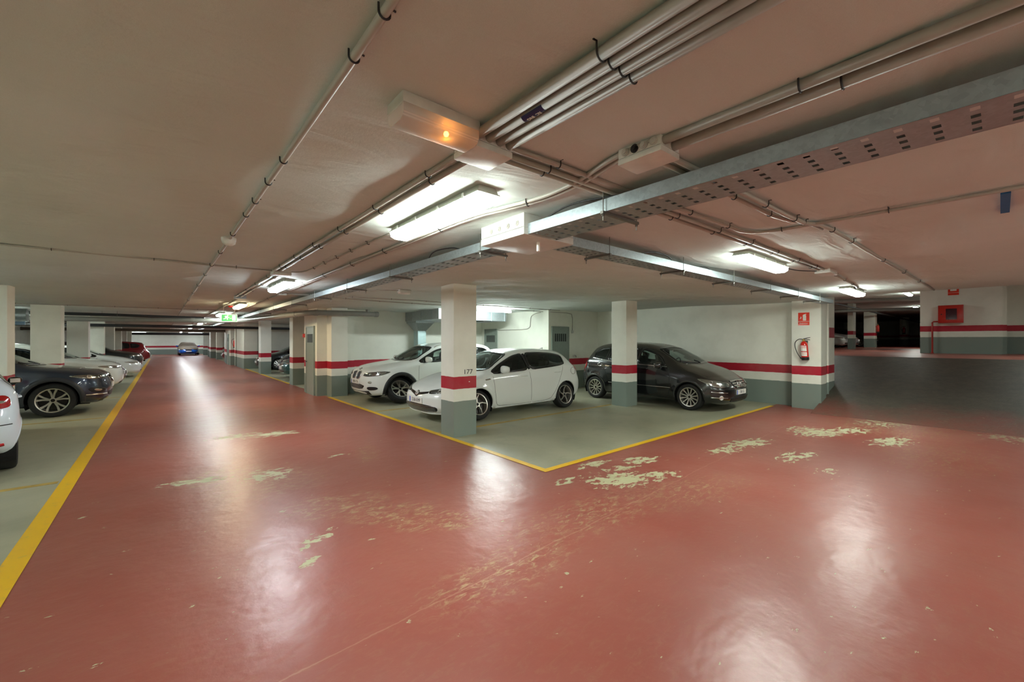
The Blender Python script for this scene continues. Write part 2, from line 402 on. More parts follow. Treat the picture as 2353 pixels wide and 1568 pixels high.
def tag(o, label, cat=None, group=None, kind=None):
    if label: o['label'] = label
    if cat: o['category'] = cat
    if group: o['group'] = group
    if kind: o['kind'] = kind
    return o
def thing(name, label, cat, loc=(0,0,0), group=None, kind=None, rz=0.0):
    o = bpy.data.objects.new(name, None); C.objects.link(o); o.location = loc; o.rotation_euler = (0, 0, rz)
    o.empty_display_size = 0.1; o['_o'] = [float(v) for v in loc]
    return tag(o, label, cat, group, kind)
def text_mesh(body, size, depth=0.0008):
    cu = bpy.data.curves.new('t', 'FONT'); cu.body = body; cu.size = size; cu.align_x = 'CENTER'; cu.align_y = 'CENTER'; cu.extrude = depth
    ob = bpy.data.objects.new('t', cu); C.objects.link(ob)
    dg = bpy.context.evaluated_depsgraph_get(); dg.update()
    me = bpy.data.meshes.new_from_object(ob.evaluated_get(dg))
    bpy.data.objects.remove(ob); bpy.data.curves.remove(cu)
    vs = [tuple(v.co) for v in me.vertices]; fs = [tuple(p.vertices) for p in me.polygons]
    bpy.data.meshes.remove(me); return vs, fs
def text_on(name, body, size, o, u, v, mat, parent, world=True, squeeze=1.0):
    """lettering in the plane of u (reading direction) and v (up) at o, standing proud along u x v"""
    vs, fs = text_mesh(body, size); o, u, v = Vector(o), Vector(u), Vector(v); n = u.cross(v)
    return MB().add([o+u*(a[0]*squeeze)+v*a[1]+n*(a[2]+0.0005) for a in vs], fs).build(name, mat, parent, world=world)
def smooth_path(pts, n=8):
    P = [Vector(p) for p in pts]; out = []
    for i in range(len(P)-1):
        p0, p1, p2, p3 = P[max(i-1, 0)], P[i], P[i+1], P[min(i+2, len(P)-1)]
        for k in range(n):
            t = k/n; out.append(0.5*((2*p1)+(p2-p0)*t+(2*p0-5*p1+4*p2-p3)*t*t+(3*p1-p0-3*p2+p3)*t**3))
    out.append(P[-1]); return out
def struct(o): o['kind'] = 'structure'; return o
# ---------------------------------------------------------------- cars
def pchip(keys, xs):
    k = np.array(keys, float); x, y = k[:, 0], k[:, 1]; h = np.diff(x); d = np.diff(y)/h; m = np.zeros_like(y)
    for i in range(1, len(x)-1):
        if d[i-1]*d[i] > 0:
            w1 = 2*h[i]+h[i-1]; w2 = h[i]+2*h[i-1]; m[i] = (w1+w2)/(w1/d[i-1]+w2/d[i])
    m[0], m[-1] = d[0], d[-1]
    xs = np.clip(np.asarray(xs, float), x[0], x[-1]); i = np.clip(np.searchsorted(x, xs)-1, 0, len(x)-2)
    t = (xs-x[i])/h[i]; t2, t3 = t*t, t*t*t
    return (2*t3-3*t2+1)*y[i]+(t3-2*t2+t)*h[i]*m[i]+(-2*t3+3*t2)*y[i+1]+(t3-t2)*h[i]*m[i+1]
def chaikin(poly, it=2, closed=True, keep=0.25):
    P = [np.array(p, float) for p in poly]
    for _ in range(it):
        Q = []; n = len(P)
        for i in range(n if closed else n-1):
            a, b = P[i], P[(i+1) % n]; Q += [a*(1-keep)+b*keep, a*keep+b*(1-keep)]
        if not closed: Q = [P[0]]+Q+[P[-1]]
        P = Q
    return P
def dens(poly, step, closed=True):
    out = []; n = len(poly)
    for i in range(n if closed else n-1):
        a, b = np.array(poly[i], float), np.array(poly[(i+1) % n], float); k = max(1, int(np.linalg.norm(b-a)/step))
        out += [a+(b-a)*j/k for j in range(k)]
    if not closed: out.append(np.array(poly[-1], float))
    return out
def inpoly(px, py, poly):
    r = np.zeros(len(px), bool); n = len(poly)
    for i in range(n):
        x0, y0 = poly[i][:2]; x1, y1 = poly[(i+1) % n][:2]
        if y0 == y1: continue
        c = ((y0 > py) != (y1 > py)) & (px < (x1-x0)*(py-y0)/(y1-y0)+x0); r ^= c
    return r
def offset_poly(poly, d):
    """move a counter-clockwise or clockwise 2-D outline outwards by d"""
    P = np.array(poly); n = len(P); ar = 0.5*np.sum(P[:, 0]*np.roll(P[:, 1], -1)-np.roll(P[:, 0], -1)*P[:, 1])
    t = np.roll(P, -1, 0)-np.roll(P, 1, 0); t /= (np.linalg.norm(t, axis=1, keepdims=True)+1e-9)
    nn = np.stack([t[:, 1], -t[:, 0]], 1)*(1 if ar > 0 else -1)
    return P+nn*d

CARS = dict(
 hatch=dict(L=4.33, W=.875, ax=(.97, 3.58), r=.318, arch=.365,
  top=[(0,.52),(.03,.66),(.12,.745),(.35,.83),(.7,.915),(1.05,.975),(1.2,1.01),(1.6,1.225),(2.0,1.405),(2.4,1.462),(2.8,1.47),(3.4,1.435),(3.8,1.37),(3.95,1.25),(4.1,1.06),(4.22,.93),(4.31,.78),(4.33,.55)],
  edge=[(0,.50),(.03,.61),(.12,.69),(.35,.765),(.7,.855),(1.05,.925),(1.25,.975),(1.6,1.165),(2.0,1.335),(2.4,1.395),(2.8,1.402),(3.4,1.365),(3.8,1.29),(3.95,1.18),(4.1,1.01),(4.22,.9),(4.33,.53)],
  edgew=[(0,.80),(.35,.80),(.9,.82),(1.25,.80),(1.6,.715),(2.0,.655),(2.4,.65),(2.8,.645),(3.4,.62),(3.8,.60),(3.95,.65),(4.1,.74),(4.22,.80),(4.33,.82)],
  belt=[(0,.46),(.12,.60),(.35,.69),(.7,.80),(1.1,.875),(1.6,.92),(2.5,.965),(3.4,1.01),(3.85,1.0),(4.1,.92),(4.25,.8),(4.33,.5)],
  bot=[(0,.22),(.15,.18),(.6,.2),(1.3,.185),(3.0,.185),(3.8,.22),(4.1,.27),(4.33,.33)],
  nose=[(.2,.06),(.35,0),(.5,.0),(.62,.05),(.75,.12)], tail=[(.3,.03),(.5,0),(.62,.01),(.9,.1),(1.3,.1)],
  win=[[(1.33,.958),(1.62,1.115),(2.02,1.285),(2.33,1.345),(2.37,1.0),(1.8,.975)], [(2.43,1.005),(2.41,1.352),(2.85,1.357),(3.3,1.33),(3.66,1.265),(3.6,1.10),(3.45,1.07),(3.0,1.035)]],
  shield=[(-.66,1.02),(0,1.0),(.66,1.02),(.53,1.35),(0,1.392),(-.53,1.35)], rear=[(-.55,1.06),(.55,1.06),(.47,1.27),(-.47,1.27)],
  mirror=(1.62, 1.0), handles=[(2.2,.86),(3.28,.90)], seams=[[(1.34,.93),(1.38,.6),(1.42,.30),(1.55,.25),(2.45,.24)],[(2.38,1.0),(2.42,.7),(2.44,.25)],[(2.5,.24),(3.05,.25),(3.2,.45),(3.35,.7),(3.52,1.04)]],
  cowl=(1.2,1.0), seat=(2.05,.42)),
 suv=dict(L=4.44, W=.905, ax=(.87, 3.54), r=.348, arch=.405,
  top=[(0,.66),(.02,.83),(.06,.905),(.15,.955),(.35,.995),(.7,1.045),(1.05,1.09),(1.22,1.125),(1.6,1.33),(1.98,1.505),(2.35,1.575),(2.8,1.598),(3.4,1.575),(3.95,1.50),(4.12,1.33),(4.25,1.12),(4.36,.95),(4.42,.8),(4.44,.55)],
  edge=[(0,.64),(.02,.79),(.06,.86),(.15,.905),(.35,.945),(.7,.995),(1.1,1.04),(1.28,1.085),(1.6,1.26),(1.98,1.43),(2.35,1.5),(2.8,1.525),(3.4,1.50),(3.95,1.41),(4.12,1.25),(4.25,1.06),(4.36,.9),(4.44,.53)],
  edgew=[(0,.82),(.3,.82),(.9,.84),(1.28,.82),(1.6,.75),(1.98,.69),(2.35,.68),(2.8,.675),(3.4,.655),(3.95,.635),(4.12,.69),(4.25,.76),(4.36,.82),(4.44,.84)],
  belt=[(0,.58),(.06,.76),(.15,.83),(.35,.88),(.7,.935),(1.1,.98),(1.6,1.01),(2.6,1.045),(3.5,1.085),(4.0,1.07),(4.25,.95),(4.38,.8),(4.44,.5)],
  bot=[(0,.30),(.15,.24),(.6,.25),(1.3,.22),(3.0,.22),(3.9,.26),(4.2,.32),(4.44,.4)],
  nose=[(.25,.09),(.4,.02),(.55,0),(.7,.015),(.85,.06),(.95,.12)], tail=[(.35,.04),(.55,0),(.75,.01),(1.0,.1),(1.4,.1)],
  win=[[(1.40,1.07),(1.65,1.205),(2.0,1.37),(2.33,1.44),(2.38,1.095),(1.8,1.075)], [(2.44,1.095),(2.42,1.45),(2.85,1.47),(3.3,1.45),(3.36,1.13),(2.9,1.11)], [(3.42,1.135),(3.38,1.445),(3.72,1.40),(3.86,1.30),(3.78,1.17)]],
  shield=[(-.70,1.13),(0,1.11),(.70,1.13),(.58,1.45),(0,1.495),(-.58,1.45)], rear=[(-.60,1.10),(.60,1.10),(.53,1.38),(-.53,1.38)],
  mirror=(1.66, 1.10), handles=[(2.2,.97),(3.22,1.0)], seams=[[(1.40,1.03),(1.36,.8),(1.37,.36),(1.5,.30),(2.4,.30)],[(2.40,1.09),(2.42,.7),(2.43,.31)],[(2.5,.30),(3.0,.30),(3.12,.5),(3.25,.8),(3.4,1.1)]],
  cowl=(1.22,1.12), seat=(2.05,.56), cladding=True),
 mpv=dict(L=4.27, W=.888, ax=(.83, 3.60), r=.315, arch=.362,
  top=[(0,.54),(.03,.68),(.1,.775),(.3,.885),(.6,.985),(.85,1.045),(1.0,1.09),(1.4,1.31),(1.78,1.49),(2.2,1.575),(2.7,1.60),(3.3,1.575),(3.8,1.49),(3.95,1.34),(4.07,1.12),(4.17,.95),(4.25,.8),(4.27,.55)],
  edge=[(0,.52),(.03,.63),(.1,.715),(.3,.815),(.6,.91),(.9,.985),(1.06,1.04),(1.4,1.235),(1.78,1.415),(2.2,1.505),(2.7,1.53),(3.3,1.50),(3.8,1.40),(3.95,1.25),(4.07,1.06),(4.17,.9),(4.27,.53)],
  edgew=[(0,.80),(.3,.81),(.8,.83),(1.06,.82),(1.4,.75),(1.78,.69),(2.2,.68),(2.7,.675),(3.3,.655),(3.8,.635),(3.95,.69),(4.07,.76),(4.17,.82),(4.27,.84)],
  belt=[(0,.48),(.1,.64),(.3,.74),(.6,.83),(1.0,.91),(1.6,.96),(2.6,1.02),(3.4,1.075),(3.85,1.07),(4.08,.95),(4.2,.8),(4.27,.5)],
  bot=[(0,.22),(.15,.18),(.6,.2),(1.3,.18),(3.0,.18),(3.8,.22),(4.05,.27),(4.27,.34)],
  nose=[(.2,.06),(.35,0),(.5,.0),(.65,.04),(.8,.12)], tail=[(.3,.03),(.5,0),(.7,.01),(.95,.1),(1.3,.1)],
  win=[[(1.45,1.03),(1.6,1.215),(1.80,1.33),(2.18,1.435),(2.24,1.055),(1.85,1.035)], [(2.30,1.06),(2.27,1.45),(2.7,1.47),(3.1,1.455),(3.17,1.11),(2.8,1.08)], [(3.24,1.115),(3.2,1.45),(3.52,1.40),(3.70,1.30),(3.66,1.17),(3.5,1.13)]],
  shield=[(-.68,1.10),(0,1.075),(.68,1.10),(.57,1.44),(0,1.485),(-.57,1.44)], rear=[(-.6,1.10),(.6,1.10),(.53,1.38),(-.53,1.38)],
  mirror=(1.60, 1.0), handles=[(2.02,.93),(3.05,.985)], seams=[[(1.36,.98),(1.30,.7),(1.32,.32),(1.42,.26),(2.25,.25)],[(2.26,1.05),(2.29,.7),(2.30,.26)],[(2.36,.25),(2.95,.26),(3.1,.45),(3.2,.75),(3.3,1.08)]],
  cowl=(1.0,1.07), seat=(1.95,.52)))

class Car:
    def __init__(s, name, spec, label, loc, heading, paint_m, res=1.0, plan=(.66, 3.0), glass=None, rim='alloy', spokes=10, see=True, group=None, cat='car', interior=True, arch_m=None):
        s.S = S = CARS[spec]; s.spec = spec; s.pm = paint_m; L, W = S['L'], S['W']; s.L, s.W = L, W
        # the root stands on the floor under the middle of the car; +x of the car is its nose
        s.root = thing(name, label, cat, loc, group, rz=heading)
        s.res = res; s.glass = glass or M_GLASSD; s.see = see
        s.make_body(res, plan)
        s.parts(rim, spokes, interior, arch_m)
    def make_body(s, res, plan):
        S, L, W = s.S, s.L, s.W; e = [0,.0015,.004,.008,.013,.02,.028,.038,.05,.064,.08,.1,.12]
        st = 0.028*res
        if res > 1.5: e = [0,.004,.013,.028,.05,.08,.12]
        mid = np.arange(e[-1]+st, L-e[-1]-st*0.5, st)
        u = np.concatenate([e, mid, [L-q for q in reversed(e)]])
        top, edge, ew, belt, bot = (pchip(S[k], u) for k in ('top', 'edge', 'edgew', 'belt', 'bot'))
        a, p = plan
        pf = (1-(1-np.clip(u/a, 0, 1))**p)**(1/p); v = L-u; pr = (1-(1-np.clip(v/.55, 0, 1))**3.4)**(1/3.4)
        taper = 1-.02*np.clip((1.3-u)/1.3, 0, 1)-.03*np.clip((u-3.2)/1.1, 0, 1)
        w_ = W*pf*pr*taper
        # greenhouse and bonnet edges follow the plan less than the bumper does
        hb = np.maximum(belt-bot, .02)
        ctrl = np.stack([np.stack(q, 1) for q in [
            (0*w_, bot), (.80*w_, bot), (.935*w_, bot+.05*np.minimum(1, hb/.4)), (.985*w_, bot+.25*hb), (1.0*w_, bot+.52*hb), (.992*w_, bot+.80*hb),
            (.955*w_, belt), (.5*(.955*w_+ew*w_)+.018*pf*pr, .5*(belt+edge)), (ew*w_, edge), (.72*ew*w_, top-.22*(top-edge)), (.36*ew*w_, top-.05*(top-edge)), (0*w_, top)]], 1)
        cnt = [3, 2, 3, 5, 6, 6, 9, 9, 4, 4, 4]
        if res > 1.5: cnt = [2, 1, 2, 3, 3, 3, 5, 5, 3, 2, 2]
        pts = []
        for i in range(len(cnt)):
            p0, p1, p2, p3 = ctrl[:, max(i-1, 0)], ctrl[:, i], ctrl[:, i+1], ctrl[:, min(i+2, len(cnt))]
            t0 = np.zeros(len(u)); eps = 1e-4
            d1 = np.sqrt(np.linalg.norm(p1-p0, axis=1))+eps; d2 = np.sqrt(np.linalg.norm(p2-p1, axis=1))+eps; d3 = np.sqrt(np.linalg.norm(p3-p2, axis=1))+eps
            m1 = (p2-p1)*0; ok = i > 0
            if i > 0: m1 = ((p1-p0)/d1[:, None]-(p2-p0)/(d1+d2)[:, None]+(p2-p1)/d2[:, None])*d2[:, None]
            else: m1 = p2-p1
            if i < len(cnt)-1: m2 = ((p2-p1)/d2[:, None]-(p3-p1)/(d2+d3)[:, None]+(p3-p2)/d3[:, None])*d2[:, None]
            else: m2 = np.stack([p2[:, 0]-p1[:, 0], 0*p2[:, 1]], 1)
            for k in range(cnt[i]):
                t = k/cnt[i]; pts.append((2*t**3-3*t*t+1)*p1+(t**3-2*t*t+t)*m1+(-2*t**3+3*t*t)*p2+(t**3-t*t)*m2)
        pts.append(ctrl[:, -1]); G = np.stack(pts, 1)        # station, point, (y, z)
        M = G.shape[1]; ring = np.concatenate([G, (G[:, -2:0:-1])*np.array([-1, 1])], 1); R = ring.shape[1]
        Y, Z = ring[..., 0], ring[..., 1]; U = np.repeat(u[:, None], R, 1)
        U = U+pchip(S['nose'], Z.ravel()).reshape(Z.shape)*np.exp(-(U/.45)**2)-pchip(S['tail'], Z.ravel()).reshape(Z.shape)*np.exp(-((L-U)/.3)**2)
        # flared wheel arches
        for axu in S['ax']:
            d = np.hypot(U-axu, Z-S['r']); fl = .016*np.exp(-((d-S['arch'])/.07)**2)*(np.abs(Y) > .5*W); Y = Y+np.sign(Y)*fl
        V = np.stack([L/2-U, Y, Z], -1).reshape(-1, 3); n = len(u)
        i, j = np.meshgrid(np.arange(n-1), np.arange(R), indexing='ij'); j2 = (j+1) % R
        F = np.stack([i*R+j, i*R+j2, (i+1)*R+j2, (i+1)*R+j], -1).reshape(-1, 4)
        s.V, s.F = V, F; s.bvh = BVHTree.FromPolygons(V.tolist(), F.tolist())
        c = V[F].mean(1); cu, cy, cz = L/2-c[:, 0], c[:, 1], c[:, 2]; kill = np.zeros(len(F), bool)
        for axu in S['ax']: kill |= (np.hypot(cu-axu, cz-S['r']) < S['arch']) & (np.abs(cy) > .52*W)
        if s.see:
            for poly in S['win']: kill |= inpoly(cu, cz, chaikin(poly, 2, keep=.15)) & (np.abs(cy) > .45*W)
            kill |= inpoly(cy, cz, chaikin(S['shield'], 2, keep=.12)) & (cu < 2.2) & (cu > .8) & (np.abs(cy) < .97*W)
            kill |= inpoly(cy, cz, chaikin(S['rear'])) & (cu > 3.4)
        me = bpy.data.meshes.new('body'); keep = F[~kill]
        me.from_pydata(V.tolist(), [], keep.tolist())
        bm = bmesh.new(); bm.from_mesh(me); bmesh.ops.remove_doubles(bm, verts=bm.verts, dist=.0006)
        bmesh.ops.delete(bm, geom=[q for q in bm.verts if not q.link_faces], context='VERTS')
        bmesh.ops.recalc_face_normals(bm, faces=bm.faces); bm.to_mesh(me); bm.free()
        for p in me.polygons: p.use_smooth = True
        me.materials.append(s.pm); o = bpy.data.objects.new('body', me); C.objects.link(o); o.parent = s.root; s.body = o
    # --- casting points on to the body
    def cast(s, p, d):
        d = Vector(d).normalized(); h = s.bvh.ray_cast(Vector(p)-d*3.0, d)
        if h[0] is None: return None, None
        n = h[1]; n = -n if n.dot(d) > 0 else n
        return h[0], n
    def X(s, u): return s.L/2-u
    def side(s, u, z, sg): return s.cast((s.X(u), 0, z), (0, -sg, 0))
    def front(s, y, z): return s.cast((s.L/2-1, y, z), (-1, 0, 0))
    def grid(s, rows, off, name, mat, parent=None, closed=True, fill=True, flip=False):
        """rows: lists of (p, n)"""
        m = MB(); vs = []; ok = []
        for r in rows:
            for (p, n) in r: vs.append(p+n*off if p is not None else Vector((0, 0, 0))); ok.append(p is not None)
        k = len(rows[0]); fs = []
        for i in range(len(rows)-1):
            for j in range(k if closed else k-1):
                q = (i*k+j, i*k+(j+1) % k, (i+1)*k+(j+1) % k, (i+1)*k+j)
                if all(ok[a] for a in q): fs.append(q)
        if fill and closed:
            q = tuple((len(rows)-1)*k+j for j in range(k))
            if all(ok[a] for a in q): fs.append(q)
        if not fs: return None
        m.add(vs, fs); return m.build(name, mat, parent or s.root, smooth='all', world=False)
    def patch(s, poly, fn, name, mat, off=.004, parent=None, smooth=2, step=.04, K=6, keep=.25, back=None):
        P = np.array(dens(chaikin(poly, smooth, keep=keep) if smooth else poly, step)); c = P.mean(0); rows = []
        for i in range(K):
            f = 1-(i/K)**1.3; rows.append([fn(*(c+(q-c)*f)) for q in P])
        lip = [(p-n*.02 if p is not None else None, n) for p, n in rows[0]]
        return s.grid([lip]+rows, off, name, mat, parent)
    def ring(s, poly, fn, name, mat, inn=.022, out=.022, off=.005, parent=None, smooth=2, step=.04, keep=.25):
        P = np.array(dens(chaikin(poly, smooth, keep=keep) if smooth else poly, step))
        A, B, D = offset_poly(P, -inn), P, offset_poly(P, out)
        ra, rb, rd = ([fn(*q) for q in Q] for Q in (A, B, D))
        dn = lambda r: [(p-n*.018 if p is not None else None, n) for p, n in r]
        return s.grid([dn(ra), ra, rb, rd, dn(rd)], off, name, mat, parent, fill=False)
    def strip(s, line, fn, w, name, mat, off=.002, parent=None, step=.04, smooth=1):
        P = np.array(dens(chaikin(line, smooth, closed=False) if smooth else line, step, False))
        t = np.gradient(P, axis=0); t /= (np.linalg.norm(t, axis=1, keepdims=True)+1e-9); n = np.stack([t[:, 1], -t[:, 0]], 1)
        ra = [fn(*q) for q in P+n*w/2]; rb = [fn(*q) for q in P-n*w/2]
        dn = lambda r: [(p-n_*.012 if p is not None else None, n_) for p, n_ in r]
        return s.grid([dn(ra), ra, rb, dn(rb)], off, name, mat, parent, closed=False, fill=False)
    def parts(s, rim, spokes, interior, arch_m):
        S, L, W, R = s.S, s.L, s.W, s.root; hi = s.res < 1.5
        clad = S.get('cladding', False)
        for sg in (1, -1):
            fn = lambda u, z, sg=sg: s.side(u, z, sg)
            for poly in S['win']:
                g = s.patch(poly, fn, 'side_window', s.glass, .001, K=4, keep=.15)
                s.ring(poly, fn, 'window_frame', M_BLACKG, .02, .024, .004, parent=None, keep=.15)
            for k in range(len(S['win'])-1):                       # black door pillars between the panes
                a, b = S['win'][k], S['win'][k+1]
                if hi: s.strip([((a[-2][0]+b[0][0])/2, a[-2][1]), ((a[-3][0]+b[1][0])/2, (a[-3][1]+b[1][1])/2)], fn, .07, 'door_pillar', M_BLACKG, .003, smooth=0)
            for axu in S['ax']:
                r0 = S['arch']; outw = .075 if clad else .022
                ang = [math.radians(a) for a in range(-12, 193, 5 if hi else 12)]
                rows = [[fn(axu+q*math.cos(a), max(S['r']+q*math.sin(a), pchip(S['bot'], [axu+q*math.cos(a)])[0]+.015)) for a in ang] for q in (r0-.012, r0+outw*.5, r0+outw)]
                rows = [[(p-n*.03 if p is not None else None, n) for p, n in rows[0]]]+rows+[[(p-n*.02 if p is not None else None, n) for p, n in rows[-1]]]
                s.grid(rows, .008 if clad else .004, 'wheel_arch', (arch_m or M_BLACK) if clad else s.pm, closed=False, fill=False)
                ang2 = [math.radians(a) for a in range(-25, 206, 11)]; m = MB(); vs = []; fs = []
                for a in ang2:
                    q = (s.X(axu+(r0+.004)*math.cos(a)), S['r']+(r0+.004)*math.sin(a)); vs += [(q[0], sg*.48*W, q[1]), (q[0], sg*(W-.035), q[1])]
                k = len(ang2)
                for i in range(k-1): fs.append((2*i, 2*i+1, 2*i+3, 2*i+2))
                vs.append((s.X(axu), sg*.48*W, S['r']))
                for i in range(k-1): fs.append((2*k, 2*i, 2*i+2))
                m.add(vs, fs).build('wheel_well', M_LINER, R, world=False)
            if clad:
                u0, u1 = S['ax'][0]+S['arch']+.05, S['ax'][1]-S['arch']-.05
                s.strip([(u0, .30), (u1, .30)], fn, .13, 'sill_cladding', arch_m or M_BLACK, .006, smooth=0)
            if hi:
                for ln in S['seams']: s.strip(ln, fn, .007, 'door_seam', M_INK, .0012)
                for (hu, hz) in S['handles']:
                    p, n = fn(hu, hz)
                    if p is not None:
                        m = MB(); t = Vector((1, 0, 0)); t = (t-n*t.dot(n)).normalized(); b = n.cross(t)
                        m.tube([p-t*.10+n*.004, p-t*.085+n*.03, p+t*.085+n*.034, p+t*.10+n*.004], .013, 8); m.build('door_handle', s.pm, R, smooth=True, world=False)
            # mirror
            mu, mz = S['mirror']; p, n = fn(mu-.05, mz-.02)
            if p is not None:
                bm = bmesh.new(); bmesh.ops.create_uvsphere(bm, u_segments=14, v_segments=10, radius=1)
                for v in bm.verts:
                    x, y, z = v.co; f = lambda q: math.copysign(abs(q)**.72, q)
                    v.co = Vector((f(x)*.075-.02*abs(y), f(y)*.115, f(z)*.078*(1+.12*(-y*sg))))
                c = Vector((p.x+.02, sg*(W+S.get('mout', .10)), mz+.035)); ks = S.get('msc', 1.0); mm = MB().bm(bm, Matrix.Translation(c) @ Matrix.Scale(ks, 4)); mo = mm.build('mirror', S.get('mmat') or s.pm, R, smooth='all', world=False)
                MB().tube([p, Vector((c.x, sg*(W+S.get('mout', .10)-.07), mz-.03)), c-Vector((0, 0, .04))], [.03, .024, .03], 8).build('mirror_arm', M_BLACK, mo, smooth='all', world=False)
                MB().box(c.x-.078*ks, c.x-.066*ks, c.y-.088*ks, c.y+.088*ks, c.z-.055*ks, c.z+.055*ks, .008).build('mirror_glass', M_CHROME, mo, world=False)
        # wheels
        key = (spec_key := (S['r'], rim, spokes, hi))
        if key not in WHEELS: WHEELS[key] = wheel_mesh(S['r'], rim, spokes, hi)
        tm, rm, dm, hm = WHEELS[key]; turn = getattr(s, 'turn', 0)
        for axu in S['ax']:
            for sg in (1, -1):
                o = bpy.data.objects.new('wheel', tm); C.objects.link(o); o.parent = R; o.location = (s.X(axu), sg*(W-.125), S['r'])
                o.rotation_euler = (random.uniform(0, 1) if sg > 0 else 0, 0, 0 if sg > 0 else PI)
                for nm, me in (('rim', rm), ('brake_disc', dm), ('hub_cap', hm)):
                    q = bpy.data.objects.new(nm, me); C.objects.link(q); q.parent = o
        # windscreen, rear window
        fr = lambda y, z: s.front(y, z); rr = lambda y, z: s.cast((-s.L/2+1, y, z), (1, 0, 0))
        s.patch(S['shield'], fr, 'windscreen', M_GLASS if s.see else s.glass, .001, keep=.12, step=.08)
        s.ring(S['shield'], fr, 'windscreen_frame', M_BLACKG, .022, .016, .004, keep=.12)
        s.patch(S['rear'], rr, 'rear_window', s.glass, .001, step=.08); s.ring(S['rear'], rr, 'rear_window_frame', M_BLACKG, .02, .02, .004)
        if interior:
            su, sz = S['seat']
            for du in (0, .88):
                for sg in (1, -1):
                    x = s.X(su+du); y = sg*.37; m = MB()
                    m.box(x-.26, x+.26, y-.24, y+.24, sz-.12, sz, .05)
                    m.obox((x-.27, y, sz+.26), (.055, 0, -.015), (0, .23, 0), (-.07, 0, .30)); m.obox((x-.36, y, sz+.64), (.045, 0, 0), (0, .12, 0), (-.015, 0, .085))
                    m.build('seat', M_SEAT, R, smooth=30, world=False)
            cu, cz = S['cowl']; MB().box(s.X(cu+.62), s.X(cu+.12), -W*.72, W*.72, cz-.28, cz-.07, .04).build('dashboard', M_SEAT, R, smooth=30, world=False)
            c = Vector((s.X(cu+.78), .36, cz-.06)); pts = [c+Vector((.06*math.sin(a), .18*math.cos(a), .17*math.sin(a))) for a in [2*PI*k/20 for k in range(20)]]
            MB().tube(pts, .014, 6, closed=True).build('steering_wheel', M_BLACK, R, smooth='all', world=False)
            MB().box(s.X(S['ax'][1]+.2), s.X(S['ax'][0]+.3), -W*.8, W*.8, .24, .30).build('cabin_floor', M_SEAT, R, world=False)
            c = Vector((s.X(cu+.62), 0, s.S['shield'][4][1]-.10)); MB().box(c.x-.02, c.x+.01, -.11, .11, c.z-.03, c.z+.03, .01).build('rear_view_mirror', M_BLACK, R, world=False)
        MB().box(s.X(L-.3), s.X(.35), -W*.5, W*.5, .2, .27).build('underbody', M_LINER, R, world=False)
        if hi:
            for sg in (1, -1):
                s.strip([(sg*.05, S['shield'][1][1]+.015), (sg*.28-.15, S['shield'][1][1]+.035), (sg*.3-.28, S['shield'][1][1]+.07)], fr, .018, 'wiper', M_BLACK, .012)
    # --- front end pieces
    def plate(s, z, text, rear=False, y=0.0):
        p, n = s.front(y, z) if not rear else s.cast((-s.L/2+1, y, z), (1, 0, 0))
        d = 1 if not rear else -1; x = p.x+d*.006
        pl = MB().box(x-.008, x+.008, y-.26, y+.26, z-.055, z+.055, .004).build('number_plate', M_PLATE, s.root, world=False)
        xx = x+d*.009
        MB().box(xx-.001, xx+.001, *sorted((y-d*.26, y-d*.218)), z-.052, z+.052).build('plate_band', M_BLUE, pl, world=False)
        if text: text_on('plate_lettering', text, .098, (xx, y+d*.022, z), (0, d, 0), (0, 0, 1), M_INK, pl, world=False, squeeze=.86)
        return pl
    def hl(s, pts, d, name='headlight', mat=None, lens=True, off=.006, parent=None, **k):
        """lamp unit outlined by (u, y, z) points and cast along direction d on both sides"""
        out = []
        for sg in (1, -1):
            dd = Vector((d[0], d[1]*sg, d[2])).normalized(); a = Vector((0, 0, 1)).cross(dd).normalized()
            P2 = [((s.X(u)*a.x+y*sg*a.y), z) for (u, y, z) in pts]
            fn = lambda q, z, a=a, dd=dd: s.cast(Vector((a.x*q, a.y*q, z)), dd)
            o = s.patch(P2, fn, name, mat or M_LAMPL, off, parent, **k); out.append((o, fn, P2))
        return out
    def headlights(s, pts, d, inner=None, frame=M_BLACKG, lamps=2):
        for (o, fn, P2) in s.hl(pts, d, 'headlight', frame, keep=.2, step=.03):
            if o is None: continue
            P = np.array(P2); c = P.mean(0)
            s.patch([c+(q-c)*.84 for q in P], fn, 'reflector', M_LAMPL, .008, o, step=.03, keep=.2)
            for k in range(lamps):
                t = .5 if lamps == 1 else (.33+.34*k); q = P[0]*(1-t)+P[len(P)//2]*t; q = c+(q-c)*.8
                p, n = fn(*q)
                if p is None: continue
                b = n.orthogonal().normalized(); e = n.cross(b); m = MB()
                m.tube([p+n*.008+(b*math.cos(a)+e*math.sin(a))*.036 for a in [2*PI*i/14 for i in range(14)]], .008, 6, closed=True)
                m.build('projector', M_CHROME, o, smooth='all', world=False)
            s.patch(P2, fn, 'lens', M_CLEAR, .016, o, step=.03, keep=.2)
    def slats(s, rows, name, mat, w=.02, off=.012, parent=None):
        for ln in rows: s.strip(ln, lambda y, z: s.front(y, z), w, name, mat, off, parent, smooth=0)
    def grille(s, poly, slats=None, name='grille', mat=None, off=.003, smat=None, w=.018, keep=.2):
        g = s.patch(poly, lambda y, z: s.front(y, z), name, mat or M_BLACKG, off, step=.05, keep=keep)
        if slats: s.slats(slats, 'grille_slat', smat or M_BLACK, w, off+.008, g)
        return g
    def tails(s, pts, d):
        for (o, fn, P2) in s.hl(pts, d, 'tail_light', M_TAIL, step=.03):
            if o is None: continue
            P = np.array(P2); c = P.mean(0)
            s.patch([c+(q-c)*.5 for q in P], fn, 'light_band', M_WHITEP, .009, o, step=.03)

